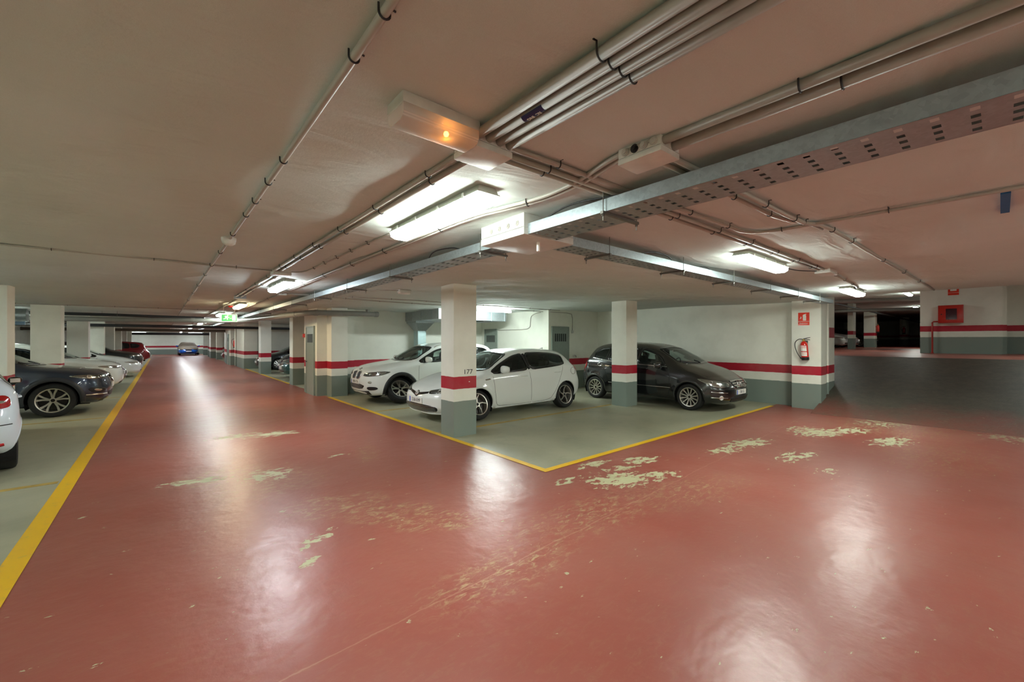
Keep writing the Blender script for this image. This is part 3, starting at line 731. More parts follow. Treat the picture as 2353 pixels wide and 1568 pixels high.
WHEELS = {}
def wheel_mesh(r, rim, spokes, hi):
    """tyre, rim, brake disc and hub cap of a wheel whose outer face looks along +y"""
    w = .105; n = 40 if hi else 20; ri = r*.70
    def tomesh(mb, name, mat, sm=30):
        o = mb.build(name, mat, None, smooth=sm); me = o.data; off = o.location.copy(); me.transform(Matrix.Translation(off)); bpy.data.objects.remove(o); return me
    t = MB().lathe([(ri-.01, -w*.8), (ri+.012, -w*.95), (r*.86, -w*1.02), (r*.96, -w*.9), (r*.995, -w*.66), (r, -w*.3), (r, w*.3), (r*.995, w*.66), (r*.96, w*.9), (r*.86, w*1.02), (ri+.012, w*.95), (ri-.01, w*.8)], axis='Y', n=n)
    if hi:
        for k in range(3):
            y = (-.45+.45*k)*w; t.lathe([(r*.985, y-.006), (r*1.002, y-.004), (r*1.002, y+.004), (r*.985, y+.006)], axis='Y', n=n)
    tm = tomesh(t, 'wheel', M_TYRE)
    m = MB().lathe([(ri-.006, -w*.8), (ri-.02, -w*.4), (ri-.028, w*.3), (ri-.018, w*.62), (ri-.012, w*.9), (ri+.006, w*.94), (ri+.008, w*.8)], axis='Y', n=n)
    def spoke(a, w0, w1, y0=.60, y1=.74, tw=0.0):
        ca, sa = math.cos(a), math.sin(a); cb, sb = math.cos(a+tw), math.sin(a+tw)
        for (q, ww, yy, c_, s_) in [(0, w0, y0, ca, sa)]:
            vs = []
            for (rad, wd, yf, cc, ss, th) in ((r*.12, w0, y0*w, ca, sa, .03), (r*.42, (w0+w1)/2*.9, (y0+.02)*w, (ca+cb)/2, (sa+sb)/2, .026), (ri-.016, w1, y1*w, cb, sb, .022)):
                px, pz = -ss, cc
                vs += [(cc*rad+px*wd, yf, ss*rad+pz*wd), (cc*rad-px*wd, yf, ss*rad-pz*wd), (cc*rad-px*wd*1.2, yf-th, ss*rad-pz*wd*1.2), (cc*rad+px*wd*1.2, yf-th, ss*rad+pz*wd*1.2)]
            fs = []
            for i in range(2):
                for j in range(4): fs.append((i*4+j, i*4+(j+1) % 4, i*4+4+(j+1) % 4, i*4+4+j))
            m.add(vs, fs)
    if rim == 'twin':
        for k in range(5):
            for q in (-.16, .16): spoke(2*PI*k/5+q*.55+.3, .016, .019, tw=q)
    elif rim == 'swirl':
        for k in range(5): spoke(2*PI*k/5+.2, .014, .011, tw=.42)
    elif rim == 'vee':
        for k in range(5):
            for q in (-.24, .24): spoke(2*PI*k/5+.3, .017, .016, tw=q)
    else:
        for k in range(spokes): spoke(2*PI*k/spokes+.3, .012, .014)
    m.lathe([(.012, w*.66), (r*.15, w*.64), (r*.16, w*.4)], axis='Y', n=16)
    rm = tomesh(m, 'rim', M_ALLOYD if rim == 'dark' else M_ALLOY)
    d = MB().lathe([(.03, w*.1), (ri*.8, w*.1), (ri*.8, -.0), (.03, -.0)], axis='Y', n=24); d.lathe([(ri-.03, -w*.3), (.02, -w*.3)], axis='Y', n=24)
    dm = tomesh(d, 'brake_disc', M_ALLOYD)
    hm = tomesh(MB().lathe([(.002, w*.72), (r*.08, w*.71), (r*.095, w*.66)], axis='Y', n=16), 'hub_cap', M_ALLOYD if rim != 'swirl' else M_BLACK)
    return tm, rm, dm, hm
# ---------------------------------------------------------------- the setting
YB, XL, YE = -4.6, -6.2, 64.0                  # wall behind us, left wall, end wall
def smst(x, a, b): t = np.clip((x-a)/(b-a), 0, 1); return t*t*(3-2*t)
# floors
MB().box(XL, 12.6, YB, YE, -.12, 0).build('floor', M_RED)
FLOOR = struct(bpy.data.objects['floor'])
def fpart(name, x0, x1, y0, y1, z0, z1, mat): return MB().box(x0, x1, y0, y1, z0, z1).build(name, mat, FLOOR)
fpart('bay_slab', 3.72, 12.2, 3.74, 13.3, .0005, .003, M_CONC)
fpart('bay_slab', 3.72, 9.3, 14.5, 63.9, .0005, .003, M_CONC)
fpart('bay_slab', XL, -.86, YB, 63.9, .0005, .003, M_CONC)
fpart('painted_line', -.90, -.76, YB, 50.0, .0032, .0048, M_LINE)
fpart('painted_line', 3.66, 3.755, 3.70, 12.6, .0032, .0048, M_LINE)
fpart('painted_line', 3.66, 11.75, 3.68, 3.775, .0034, .0050, M_LINE)
fpart('painted_line', 3.66, 3.755, 17.5, 28.3, .0032, .0048, M_LINE)
fpart('painted_line', 3.78, 8.8, 6.42, 6.52, .0032, .0048, M_LINEF)      # faded line between the bays
fpart('painted_line', 3.78, 8.6, 9.30, 9.40, .0032, .0048, M_LINEF)
fpart('painted_line', XL+.2, -.92, 7.02, 7.12, .0032, .0048, M_LINEF)
fpart('painted_line', XL+.2, -.92, 12.3, 12.4, .0032, .0048, M_LINEF)
fpart('painted_line', XL+.2, -.92, 16.5, 16.6, .0032, .0048, M_LINEF)
# ramp and upper level
m = MB(); m.add([(11.2,YB,.004),(11.2,2.78,.004),(16.3,2.78,ZU),(16.3,YB,ZU),(11.2,YB,-.1),(11.2,2.78,-.1),(16.3,2.78,-.1),(16.3,YB,-.1)],
    [(0,3,2,1),(0,1,5,4),(1,2,6,5),(2,3,7,6),(3,0,4,7),(4,5,6,7)])
k = ZU/5.1; m.add([(13.3,2.78,2.1*k),(13.3,7,2.1*k),(16.3,7,ZU),(16.3,2.78,ZU),(13.3,2.78,-.1),(13.3,7,-.1),(16.3,7,-.1),(16.3,2.78,-.1)], [(0,3,2,1),(0,1,5,4),(1,2,6,5),(3,0,4,7),(4,5,6,7)])
struct(m.build('floor_ramp', M_RAMP))
struct(MB().box(16.3, 62, YB-6, 14, ZU-.15, ZU).build('floor_upper', M_RED))

# ceiling: trowelled, slightly uneven
def zc(X, Y):
    z = H+.07*smst(X, 7.5, 12)*smst(Y, 3.5, 6.5)
    f = smst(X, -5.5, -4)*(1-smst(X, 10.6, 11.3))
    z = z+1.5*f*(.0045*np.sin(1.7*X+.9*Y)+.0035*np.sin(2.9*X-2.1*Y+1)+.003*np.sin(4.7*Y+1.3*X)+.0025*np.sin(7.1*X+5.2*Y))
    return z
xs = np.unique(np.concatenate([np.linspace(XL, -3, 8), np.linspace(-3, 11.4, 112), np.linspace(11.4, 12.6, 4)]))
ys = np.unique(np.concatenate([np.linspace(YB, -1, 20), np.linspace(-1, 2.78, 36), np.linspace(2.78, 16, 100), np.linspace(16, YE, 60)]))
GX, GY = np.meshgrid(xs, ys, indexing='ij'); GZ = zc(GX, GY); V = np.stack([GX, GY, GZ], -1).reshape(-1, 3); ny = len(ys)
fs = []
for i in range(len(xs)-1):
    for j in range(ny-1):
        if xs[i] > 11.39 and ys[j] < 2.77: continue
        fs.append((i*ny+j, (i+1)*ny+j, (i+1)*ny+j+1, i*ny+j+1))
m = MB(); m.add(V.tolist(), fs); m.box(XL, 12.6, YB, YE, H+.30, H+.34)
struct(m.build('ceiling', M_CEIL, smooth='all', recalc=False))
struct(MB().box(11.385, 11.43, YB, 2.78, H+.005, HU+.1).build('wall_ramp_beam', M_BANDU))
struct(MB().box(11.4, 62, YB-6, 14, HU, HU+.15).build('ceiling_upper', M_CEIL))

# walls of this level
def wall(name, x0, x1, y0, y1, z0=0.0, z1=H+.12, mat=None): return struct(MB().box(x0, x1, y0, y1, z0, z1).build(name, mat or M_BAND))
wall('wall_left', XL-.2, XL, YB, YE)
wall('wall_near', XL-.2, 11.4, YB-.2, YB)
wall('wall_end', XL-.2, 9.5, YE, YE+.2)
wall('wall_right', 12.2, 12.4, 3.3, 9.55)
wall('wall_bay_back', 9.65, 12.4, 9.55, 9.75)
wall('wall_bay_return', 9.65, 9.85, 9.75, 13.25)
wall('wall_duct', 4.2, 9.85, 13.25, 13.45)
wall('wall_far_right', 9.3, 9.5, 13.45, YE)
st = MB().box(3.5, 4.6, 13.07, 14.5, 0, H+.12).build('wall_storeroom', M_BAND); struct(st)
wall('wall_cross', 4.3, 9.3, 28.45, 28.6)
wall('wall_lobby', 3.62, 4.3, 28.3, 31.3)
wall('wall_stair', 3.5, 4.0, 33.4, 36.2)
wall('wall_plant_room', 3.5, 9.3, 48.0, 49.5)
# end of the ramp wall: pillar C and the chase beside it
wall('wall_ramp_side', 12.3, 13.3, 2.78, 3.3, 0, HU)
# upper level walls
wall('wall_hose', 22.3, 22.5, -.05, 2.0, ZU, HU+.05, M_BANDU)
wall('wall_hose_return', 22.5, 62, 1.85, 2.0, ZU, HU+.05, M_BANDU)
wall('wall_recess', 23.4, 23.6, -8, -.05, ZU, HU+.05, M_BANDU)
wall('wall_recess_side', 22.5, 23.6, -.15, -.05, ZU, HU+.05, M_BANDU)
wall('wall_ramp_right', 11.4, 24, YB-.2, YB, 0, HU, M_BANDU)
wall('wall_upper_back', 13.3, 62, 12.0, 12.2, ZU, HU+.05, M_BANDU)
wall('wall_upper_end', 61.8, 62, -8, 14, ZU, HU+.05, M_BANDU)
wall('wall_upper_left', 13.3, 13.5, 3.3, 12.2, 0, HU+.05, M_BANDU)

# pillars
def pillar(label, x0, x1, y0, y1, z0=0.0, z1=H+.1, mat=None, group=None):
    return tag(MB().box(x0, x1, y0, y1, z0, z1, .008).build('pillar', mat or M_BAND), label, 'pillar', group)
p177 = pillar('nearest white pillar numbered 177, at the corner of the middle bay', 3.77, 4.24, 5.98, 6.40)
text_on('painted_number', '177', .115, (4.06, 5.979, 1.105), (1, 0, 0), (0, 0, 1), M_INK, p177, squeeze=1.15)
MB().box(4.075, 4.098, 5.975, 5.981, .928, .940).build('paint_chip', M_PLATE, p177)
pillar('white pillar in front of the black MPV, beside its rear door', 8.80, 9.27, 6.0, 6.44)
pillC = pillar('white pillar with the fire extinguisher at the foot of the ramp', 11.9, 12.35, 2.74, 3.34, -.02)
pillar('white pillar at the storeroom corner, left of the white SUV', 3.78, 4.25, 12.64, 13.09)
pillar('cream pillar just past the storeroom door', 3.68, 4.12, 16.86, 17.36)
pillar('pale blue pillar in front of the navy people carrier', 3.70, 4.16, 23.5, 24.1)
for k, (y, l) in enumerate([(31.9,'narrow pillar beside the lobby wall on the right'),(37.6,'cream pillar past the stair wall on the right'),(44.0,'far pillar beside the dark red car on the right'),(52.5,'far right pillar near the plant room'),(59.0,'last right pillar before the end wall')]):
    pillar(l, 3.62, 4.05, y, y+.5)
for k, (y, l) in enumerate([(11.25,'warm white pillar cut by the left edge of the photo'),(16.32,'wide white pillar behind the slate-blue SUV'),(21.7,'third pillar along the left row, behind the white SUV'),(27.1,'fourth pillar along the left row'),(32.5,'fifth pillar along the left row'),(37.9,'sixth pillar along the left row'),(43.3,'seventh pillar along the left row'),(50.0,'last pillar of the left row')]):
    pillar(l, -2.62, -2.07, y, y+.5)
pillar('pillar standing alone on the upper level left of the extinguishers', 38.2, 39.0, 5.7, 6.3, ZU, HU+.05, M_BANDU)
pillar('thin lit pillar by the pale car on the upper level', 30.2, 30.9, 5.45, 5.7, ZU, HU+.05, M_BANDU)
pu = tag(MB().lathe([(.001,ZU),(.34,ZU),(.34,HU+.05),(.001,HU+.05)], (53, 5.8, 0), n=20).build('pillar', M_BANDU, smooth=True), 'round pillar in the dark end of the upper level', 'pillar')
# crimson panel painted on the ramp wall end
ob = bpy.data.objects['wall_ramp_side']; MB().box(12.75, 13.28, 2.774, 2.781, 1.72, 1.98).build('red_panel', simple('crimson_paint', srgb(150, 22, 40), .5), ob)
MB().tube([(12.62, 2.775, 0), (12.62, 2.775, 1.2), (12.62, 2.775, 2.6)], .03, 8).build('cable_chase', M_BAND, ob)

# doors
def louvre_door(name, o, u, w_, h_, n, cnt=6):
    """steel door leaf: o foot corner, u along the leaf, n out of the wall"""
    o, u, n = Vector(o), Vector(u), Vector(n); z = Vector((0, 0, 1))
    leaf = MB().obox(o+u*w_/2+z*h_/2+n*.012, u*w_/2, n*.02, z*h_/2).build(name, M_DOOR); struct(leaf)
    for a, b, c_, d in ((-.04, 0, 0, h_), (w_, w_+.04, 0, h_), (-.04, w_+.04, h_, h_+.04)):
        MB().obox(o+u*(a+b)/2+z*(c_+d)/2+n*.014, u*(b-a)/2, n*.03, z*(d-c_)/2).build('door_frame', M_DOOR, leaf)
    for k in range(cnt):
        MB().obox(o+u*(w_*(.12+.76*(k+.5)/cnt))+z*(h_-.33)+n*.031, u*w_*.042, n*.004, z*.13).build('vent_slot', M_DOORD, leaf)
    p = o+u*w_*.88+z*1.0+n*.04; MB().tube([p, p+n*.05, p+n*.05-u*.11], .011, 8).build('door_handle', M_BLACK, leaf, smooth=True)
    return leaf
louvre_door('door_1', (3.5, 13.30, 0), (0, 1, 0), .82, 2.05, (-1, 0, 0), 8)
louvre_door('door_2', (9.65, 12.98, 0), (0, -1, 0), .70, 2.05, (-1, 0, 0))
louvre_door('door_3', (9.81, 9.55, 0), (1, 0, 0), .76, 2.08, (0, -1, 0))
louvre_door('door_4', (3.5, 34.0, 0), (0, 1, 0), .9, 2.05, (-1, 0, 0), 3)
wb = bpy.data.objects['wall_bay_back']; text_on('painted_number', '176', .125, (10.93, 9.549, 1.10), (1, 0, 0), (0, 0, 1), M_INK, wb, squeeze=1.15)

# ---------------------------------------------------------------- ceiling lamps
def lamp(x, y, along, dm, label, L=1.27, W=.17, z=None, name='ceiling_lamp', group='fluorescent ceiling lamps'):
    """trapezoid wrap-around fluorescent batten"""
    z = H if z is None else z; r = thing(name, label, 'lamp', (x, y, z-.115), group)
    def P(l, w_, zz): return (x+l, y+w_, zz) if along == 'x' else (x+w_, y+l, zz)
    def frus(l0, w0, z0, l1, w1, z1):
        vs = [P(a*l0/2, b*w0/2, z0) for a, b in ((-1,-1),(1,-1),(1,1),(-1,1))]+[P(a*l1/2, b*w1/2, z1) for a, b in ((-1,-1),(1,-1),(1,1),(-1,1))]
        return MB().add(vs, [(0,1,2,3),(4,7,6,5),(0,4,5,1),(1,5,6,2),(2,6,7,3),(3,7,4,0)])
    frus(L-.02, W-.05, z+.002, L, W-.01, z-.045).build('housing', M_HOUS, r)
    frus(L+.012, W+.004, z-.045, L+.012, W+.004, z-.053).build('rim_gasket', M_HOUS, r)
    m = MB(); sec = [(L, W-.004, z-.053), (L-.012, W-.014, z-.092), (L-.06, W-.065, z-.114)]; vs = [P(a*l/2, b*w_/2, zz) for l, w_, zz in sec for a, b in ((-1,-1),(1,-1),(1,1),(-1,1))]
    m.add(vs, [(0,1,2,3),(8,11,10,9)]+[(k*4+i, k*4+4+i, k*4+4+(i+1) % 4, k*4+(i+1) % 4) for k in range(2) for i in range(4)]).build('diffuser', dm, r)
    for k in (-.38, -.13, .13, .38):
        for sg in (-1, 1):
            p = Vector(P(k*L, sg*(W/2+.004), z-.045)); e = Vector((.012, 0, 0)) if along == 'x' else Vector((0, .012, 0)); f = Vector((0, .004, 0)) if along == 'x' else Vector((.004, 0, 0))
            MB().obox(p, e, f, (0, 0, .016)).build('clip', M_BOX, r)
    return r
lamp(1.555, 2.70, 'y', D_NEUT, 'bright ceiling lamp nearest the camera, beside the white junction box')
lamp(1.52, 7.80, 'y', D_COOL, 'second ceiling lamp of the long aisle, bluish white')
lamp(1.56, 12.95, 'y', D_WARM, 'warm yellowish ceiling lamp before the exit sign')
for y, d, l in [(17.6,D_NEUT,'ceiling lamp just beyond the exit sign'),(22.7,D_COOL,'fifth ceiling lamp down the long aisle'),(27.8,D_NEUT,'sixth ceiling lamp down the long aisle'),(32.9,D_NEUT,'seventh ceiling lamp down the long aisle'),(38.0,D_COOL,'eighth ceiling lamp down the long aisle'),(43.5,D_NEUT,'ninth ceiling lamp down the long aisle'),(49.5,D_COOL,'tenth ceiling lamp down the long aisle'),(57.0,D_COOL,'last ceiling lamp before the end wall')]:
    lamp(1.56, y, 'y', d, l)
lamp(5.36, 1.80, 'x', D_NEUT, 'bright ceiling lamp in the middle of the cross aisle')
lamp(9.82, 1.78, 'x', D_NEUT, 'ceiling lamp above the foot of the ramp')
lamp(1.555, -2.6, 'y', D_NEUT, 'added unseen ceiling lamp behind the camera')  # added lamp continuing the aisle row, lights the near end
lamp(20.0, 5.2, 'x', D_NEUT, 'hidden ceiling lamp over the landing behind the ramp pillar', z=HU)
lamp(-4.4, 2.6, 'y', D_NEUT, 'added unseen ceiling lamp over the left bays beside the camera')  # added out of view to raise the ambient light
lamp(-4.4, -2.4, 'y', D_NEUT, 'added unseen ceiling lamp over the left bays behind the camera')  # unseen fill lamp, added for softer contrast
lamp(3.4, -2.9, 'x', D_NEUT, 'added unseen ceiling lamp right of the camera')  # added out of view to light the right ceiling and floor
lamp(8.0, -2.9, 'x', D_NEUT, 'added unseen ceiling lamp near the ramp')  # fill light added for the ramp side, outside the view
lamp(-2.0, 61.0, 'x', D_COOL, 'added ceiling lamp brightening the end wall at the left')  # added to brighten the end wall
lamp(3.0, 61.5, 'x', D_COOL, 'added ceiling lamp brightening the end wall above the covered car')  # second lamp put in to whiten the end wall
lamp(-4.3, 25.0, 'y', D_NEUT, 'ceiling lamp over the middle of the left bays')
lamp(6.8, 21.8, 'x', D_COOL, 'ceiling lamp over the right bays past the storeroom')
lamp(-4.4, 7.8, 'y', D_NEUT, 'added unseen ceiling lamp over the small white car')  # added out of view to brighten the left pillars
lamp(-4.4, 13.0, 'y', D_NEUT, 'added unseen ceiling lamp over the slate-blue SUV')  # another unseen lamp added for the left pillars
lamp(-4.4, 18.2, 'y', D_NEUT, 'added unseen ceiling lamp over the white SUV of the left row')  # last of the unseen lamps added along the left row
lamp(18.0, -1.6, 'x', D_NEUT, 'added ceiling lamp over the ramp landing, hidden by the low ceiling', z=HU)  # added above the low ceiling for a brighter hose wall and ramp sheen
lamp(25.4, 2.65, 'x', D_DIM, 'ceiling lamp on the upper level above the pillar', z=HU)
lamp(36.0, 3.4, 'x', D_DIM, 'far ceiling lamp of the upper level', z=HU)
# bare tube over the white cars
r = thing('tube_lamp', 'bare fluorescent tube above the parked white cars', 'lamp', (7.7, 9.9, H-.09))
MB().box(7.05, 8.35, 9.87, 9.93, H-.05, H+.03).build('batten', M_HOUS, r)
MB().tube([(7.07, 9.9, H-.075), (8.33, 9.9, H-.075)], .028, 12).build('tube', D_TUBE, r, smooth=True)
# emergency light with an orange glow
r = thing('emergency_light', 'clear-covered emergency light glowing orange near the camera', 'lamp', (.90, 1.575, H-.09))
MB().box(.715, 1.085, 1.50, 1.65, H-.035, H+.01, .006).build('base', M_BOX, r, smooth=30)
t = NT('ribbed_cover'); t.n.remove(t.b); out = t.n['Material Output']
tr = t.n.new('ShaderNodeBsdfTranslucent'); tr.inputs[0].default_value = (.8, .78, .74, 1); ts = t.n.new('ShaderNodeBsdfTransparent'); ts.inputs[0].default_value = (.85, .83, .8, 1)
gl = t.n.new('ShaderNodeBsdfGlossy'); gl.inputs['Roughness'].default_value = .25; df = t.n.new('ShaderNodeBsdfDiffuse'); df.inputs[0].default_value = (.62, .58, .54, 1)
wv = t.n.new('ShaderNodeTexWave'); wv.inputs['Scale'].default_value = 55; t.link(t.n.new('ShaderNodeTexCoord').outputs['Object'], wv.inputs['Vector']); wv.bands_direction = 'Y'
m1 = t.n.new('ShaderNodeMixShader'); m1.inputs[0].default_value = .35; t.link(df.outputs[0], m1.inputs[1]); t.link(tr.outputs[0], m1.inputs[2])
m2 = t.n.new('ShaderNodeMixShader'); t.link(t.math('ADD', .18, t.math('MULTIPLY', wv.outputs['Fac'], .2)), m2.inputs[0]); t.link(m1.outputs[0], m2.inputs[1]); t.link(ts.outputs[0], m2.inputs[2])
m3 = t.n.new('ShaderNodeMixShader'); m3.inputs[0].default_value = .08; t.link(m2.outputs[0], m3.inputs[1]); t.link(gl.outputs[0], m3.inputs[2]); t.link(m3.outputs[0], out.inputs[0])
M_RIB = t.m
m = MB(); prof = [(1.503, H-.033), (1.503, H-.066), (1.515, H-.084), (1.535, H-.092), (1.615, H-.092), (1.635, H-.084), (1.647, H-.066), (1.647, H-.033)]
vs = [(x, a, b) for x in (.72, 1.08) for a, b in prof]; n = len(prof)
m.add(vs, [(i, i+1, n+i+1, n+i) for i in range(n-1)]+[tuple(range(n)), tuple(range(2*n-1, n-1, -1))]).build('cover', M_RIB, r, smooth=30)
MB().lathe([(.001, -.012), (.009, -.008), (.012, 0), (.009, .008), (.001, .012)], (.945, 1.56, H-.07), n=12).build('bulb', diffuser('orange_glow', (1.0, .33, .04), 7.0, 1.0), r, smooth='all')
MB().box(.78, .84, 1.53, 1.60, H-.05, H-.036).build('circuit_box', M_WHITEP, r)

# ---------------------------------------------------------------- boxes, conduits, trays on the ceiling
def jbox(label, x0, x1, y0, y1, h_, grom=(), name='junction_box', mat=None):
    r = thing(name, label, 'junction box', ((x0+x1)/2, (y0+y1)/2, H-h_))
    MB().box(x0, x1, y0, y1, H-h_*.62, H+.03, .004).build('case', mat or M_BOX, r, smooth=30)
    MB().box(x0-.002, x1+.002, y0-.002, y1+.002, H-h_, H-h_*.64, .006).build('lid', mat or M_BOX, r, smooth=30)
    for (p, n, rad, blk) in grom:
        p, n = Vector(p), Vector(n); a = n.orthogonal().normalized(); b = n.cross(a)
        g = MB()
        for k, (q, d) in enumerate(((rad, .004), (rad*.78, .010), (rad*.55, .015))):
            ring = [p+a*(q*math.cos(2*PI*i/16))+b*(q*math.sin(2*PI*i/16))+n*d for i in range(16)]; base = [v-n*.012 for v in ring]
            g.add(ring+base, [tuple(range(16))]+[(i, 16+i, 16+(i+1) % 16, (i+1) % 16) for i in range(16)])
        g.build('grommet', M_BLACK if blk else M_RUB, r)
    return r
jbox('grey square junction box joining the bundle of four conduits', 1.09, 1.30, 1.535, 1.725, .085, [((1.088, 1.58+.05*k, H-.03), (-1, 0, 0), .02, False) for k in range(3)])
jbox('grey junction box with a row of rubber grommets, one open', 1.77, 1.94, 1.02, 1.255, .082, [((1.768, 1.055+.052*k, H-.028), (-1, 0, 0), .021, k == 2) for k in range(4)])
jbox('large white junction box where the three cable trays meet', 2.10, 2.66, 2.34, 2.89, .158, [((2.097, 2.42+.11*k, H-.06), (-1, 0, 0), .022, False) for k in range(4)])
jbox('small junction box over the aisle before the bluish lamp', 1.14, 1.36, 6.30, 6.50, .07)
jbox('pale blue junction box before the warm lamp', 1.20, 1.40, 10.6, 10.82, .06, mat=simple('pale_blue_plastic', srgb(186, 204, 214), .4))
jbox('small junction box beside the bluish lamp on the tray side', 1.78, 1.92, 9.3, 9.45, .06)
jbox('grey junction box past the cross-aisle lamp', 6.72, 7.10, 1.45, 1.62, .07)

def conduit(label, pts, r_=.014, clips=(), mat=None, name='conduit', sm=False, group=None, z0=None):
    """a pipe under the ceiling with its saddle clips; points carry x, y and optionally z"""
    P = [Vector((p[0], p[1], p[2] if len(p) > 2 else (H if z0 is None else z0)-r_-.006)) for p in pts]
    if sm: P = smooth_path(P, 8)
    t_ = thing(name, label, 'conduit', tuple(P[len(P)//2]), group); MB().tube(P, r_, 10).build('pipe', mat or M_PVC, t_, smooth='all')
    L = [0]; 
    for a, b in zip(P[:-1], P[1:]): L.append(L[-1]+(b-a).length)
    for f in clips:
        d = f*L[-1]; i = max(k for k in range(len(L)-1) if L[k] <= d+1e-6); q = P[i].lerp(P[i+1], (d-L[i])/max(1e-6, L[i+1]-L[i])); ax = (P[i+1]-P[i]).normalized()
        side = ax.cross(Vector((0, 0, 1))).normalized(); m = MB()
        arc = [q+side*((r_+.003)*math.cos(a))+Vector((0, 0, 1))*((r_+.003)*math.sin(a)) for a in [PI+PI*k/8 for k in range(9)]]
        arc = [arc[0]+Vector((0, 0, r_+.008))]+arc+[arc[-1]+Vector((0, 0, r_+.008)), arc[-1]+side*.018+Vector((0, 0, r_+.006))]
        m.tube(arc, .0035, 5).build('clip', M_BLACK, t_)
    return t_
fr = lambda n, a=.0, b=1.0: [a+(b-a)*(k+.5)/n for k in range(n)]
conduit('long single conduit running down the aisle left of the lamps', [(.50, -3.5), (.49, 2), (.475, 6.1), (.47, 20), (.46, 46)], .0145, [.094,.099,.12,.128,.137,.145,.16,.18,.2,.22,.25,.28,.32,.36])
for k, l in enumerate(('leftmost of the four thick conduits above the emergency light', 'thick conduit with the blue sticker above the emergency light', 'third of the four thick conduits above the emergency light', 'rightmost of the four thick conduits above the emergency light')):
    c_ = conduit(l, [(1.10+.06*k, 1.56), (1.10+.06*k, -4.4)], .0225, [.12, .38, .62, .85], group='bundle of four thick conduits')
    if k == 1:
        a0 = [PI*1.15+PI*.7*i/6 for i in range(7)]; vs = [(1.16+.0232*math.cos(a), y, H-.0285+.0232*math.sin(a)) for y in (1.17, 1.29) for a in a0]
        MB().add(vs, [(i, i+1, 8+i, 7+i) for i in range(6)]).build('sticker', simple('navy_sticker', srgb(30, 34, 92), .4), c_)
        text_on('sticker_print', 'RC  ING', .022, (1.16, 1.23, H-.0285-.0242), (0, 1, 0), (1, 0, 0), M_WHITEP, c_)
conduit('left of the two conduits leaving the square box along the aisle', [(1.155, 1.72), (1.155, 6.3)], .0165, fr(6), group='two conduits down the aisle')
conduit('right of the two conduits leaving the square box along the aisle', [(1.225, 1.72), (1.225, 6.3)], .0165, fr(6, .02), group='two conduits down the aisle')
conduit('left of the two conduits past the small aisle junction box', [(1.20, 6.5), (1.21, 10.6)], .0165, fr(4), group='two conduits farther down the aisle')
conduit('right of the two conduits past the small aisle junction box', [(1.28, 6.5), (1.30, 10.6)], .0165, fr(4), group='two conduits farther down the aisle')
conduit('conduit beyond the pale blue junction box', [(1.30, 10.8), (1.30, 30)], .0165, fr(9))
conduit('upper of the two pale cables curving from the grommet box', [(1.775, 1.12), (1.80, 1.32), (1.885, 1.62), (1.92, 1.95), (1.86, 2.3), (1.795, 2.7), (1.79, 4.0), (1.80, 9.3)], .0135, [.12,.24,.38,.5,.64,.78,.92], sm=True)
conduit('lower of the two pale cables curving from the grommet box', [(1.775, 1.07), (1.83, 1.28), (1.925, 1.6), (1.96, 1.95), (1.90, 2.32), (1.835, 2.72), (1.83, 4.0), (1.84, 9.3)], .0135, [.13,.25,.39,.51,.65,.79,.93], sm=True)
conduit('conduit beyond the junction box by the bluish lamp', [(1.84, 9.45), (1.84, 30)], .0135, fr(8))
for k, l in enumerate(('nearest of the three conduits from the square box to the right', 'middle of the three conduits from the square box to the right', 'farthest of the three conduits from the square box to the right')):
    if k == 0: conduit(l, [(1.3, 1.56), (3.4, 1.47), (3.85, 1.45), (4.02, 1.30), (4.05, 1.0), (4.06, -.3), (4.06, -4.4)], .0135, [.04,.12,.2,.27,.34,.42,.55,.7,.85], sm=True)
    else: conduit(l, [(1.3, 1.58+.05*k), (4.0, 1.50+.06*k), (6.72, 1.46+.06*k)], .0155, fr(8, .0, 1.0))
conduit('conduit dropping from the junction box to the ramp lamp', [(7.1, 1.53), (9.2, 1.62), (9.9, 1.72)], .0135, fr(4))
conduit('short cable from the cross-aisle lamp to its box', [(6.0, 1.80, H-.03), (6.35, 1.72, H-.05), (6.72, 1.60, H-.035)], .006, [], M_BLACK, sm=True)
conduit('upper of the two conduits jogging towards the ramp', [(1.94, 1.10), (3.7, 1.04), (3.95, 1.02), (4.12, .95), (4.35, .93), (11.0, .80)], .0165, [.06,.14,.2,.27,.34,.5,.65,.8], sm=False)
conduit('lower of the two conduits jogging towards the ramp', [(1.94, 1.17), (3.55, 1.12), (3.8, 1.08), (4.0, 1.0), (4.3, .985)], .0135, [.15,.4,.65,.85])
conduit('left of the two thick conduits over the top right corner', [(1.80, 1.02), (1.80, -4.4)], .021, [.1,.3,.55,.8], group='two conduits over the right corner')
conduit('right of the two thick conduits over the top right corner', [(1.885, 1.02), (1.885, -4.4)], .024, [.12,.32,.57,.82], group='two conduits over the right corner')
conduit('thin conduit crossing the left ceiling to the small aisle box', [(-6.1, 6.95), (-1.2, 6.38), (.5, 6.42), (1.14, 6.40)], .0115, fr(9))
conduit('thin conduit curving from the small aisle box to the nearest lamp', [(1.36, 6.38), (1.44, 6.33), (1.50, 6.2), (1.53, 5.8), (1.55, 3.4)], .009, [.2,.35,.5,.65,.8], sm=True)
conduit('thin conduit crossing the ceiling before the drain pipes', [(-6.1, 16.6), (1.3, 15.9)], .012, fr(8))
conduit('thin conduit crossing the bays towards pillar 177, nearer one', [(1.92, 9.38), (4.6, 9.0), (9.6, 9.0)], .010, fr(9))
conduit('thin conduit crossing the bays towards pillar 177, farther one', [(1.92, 9.42), (4.0, 9.75), (9.6, 9.75)], .010, fr(9))
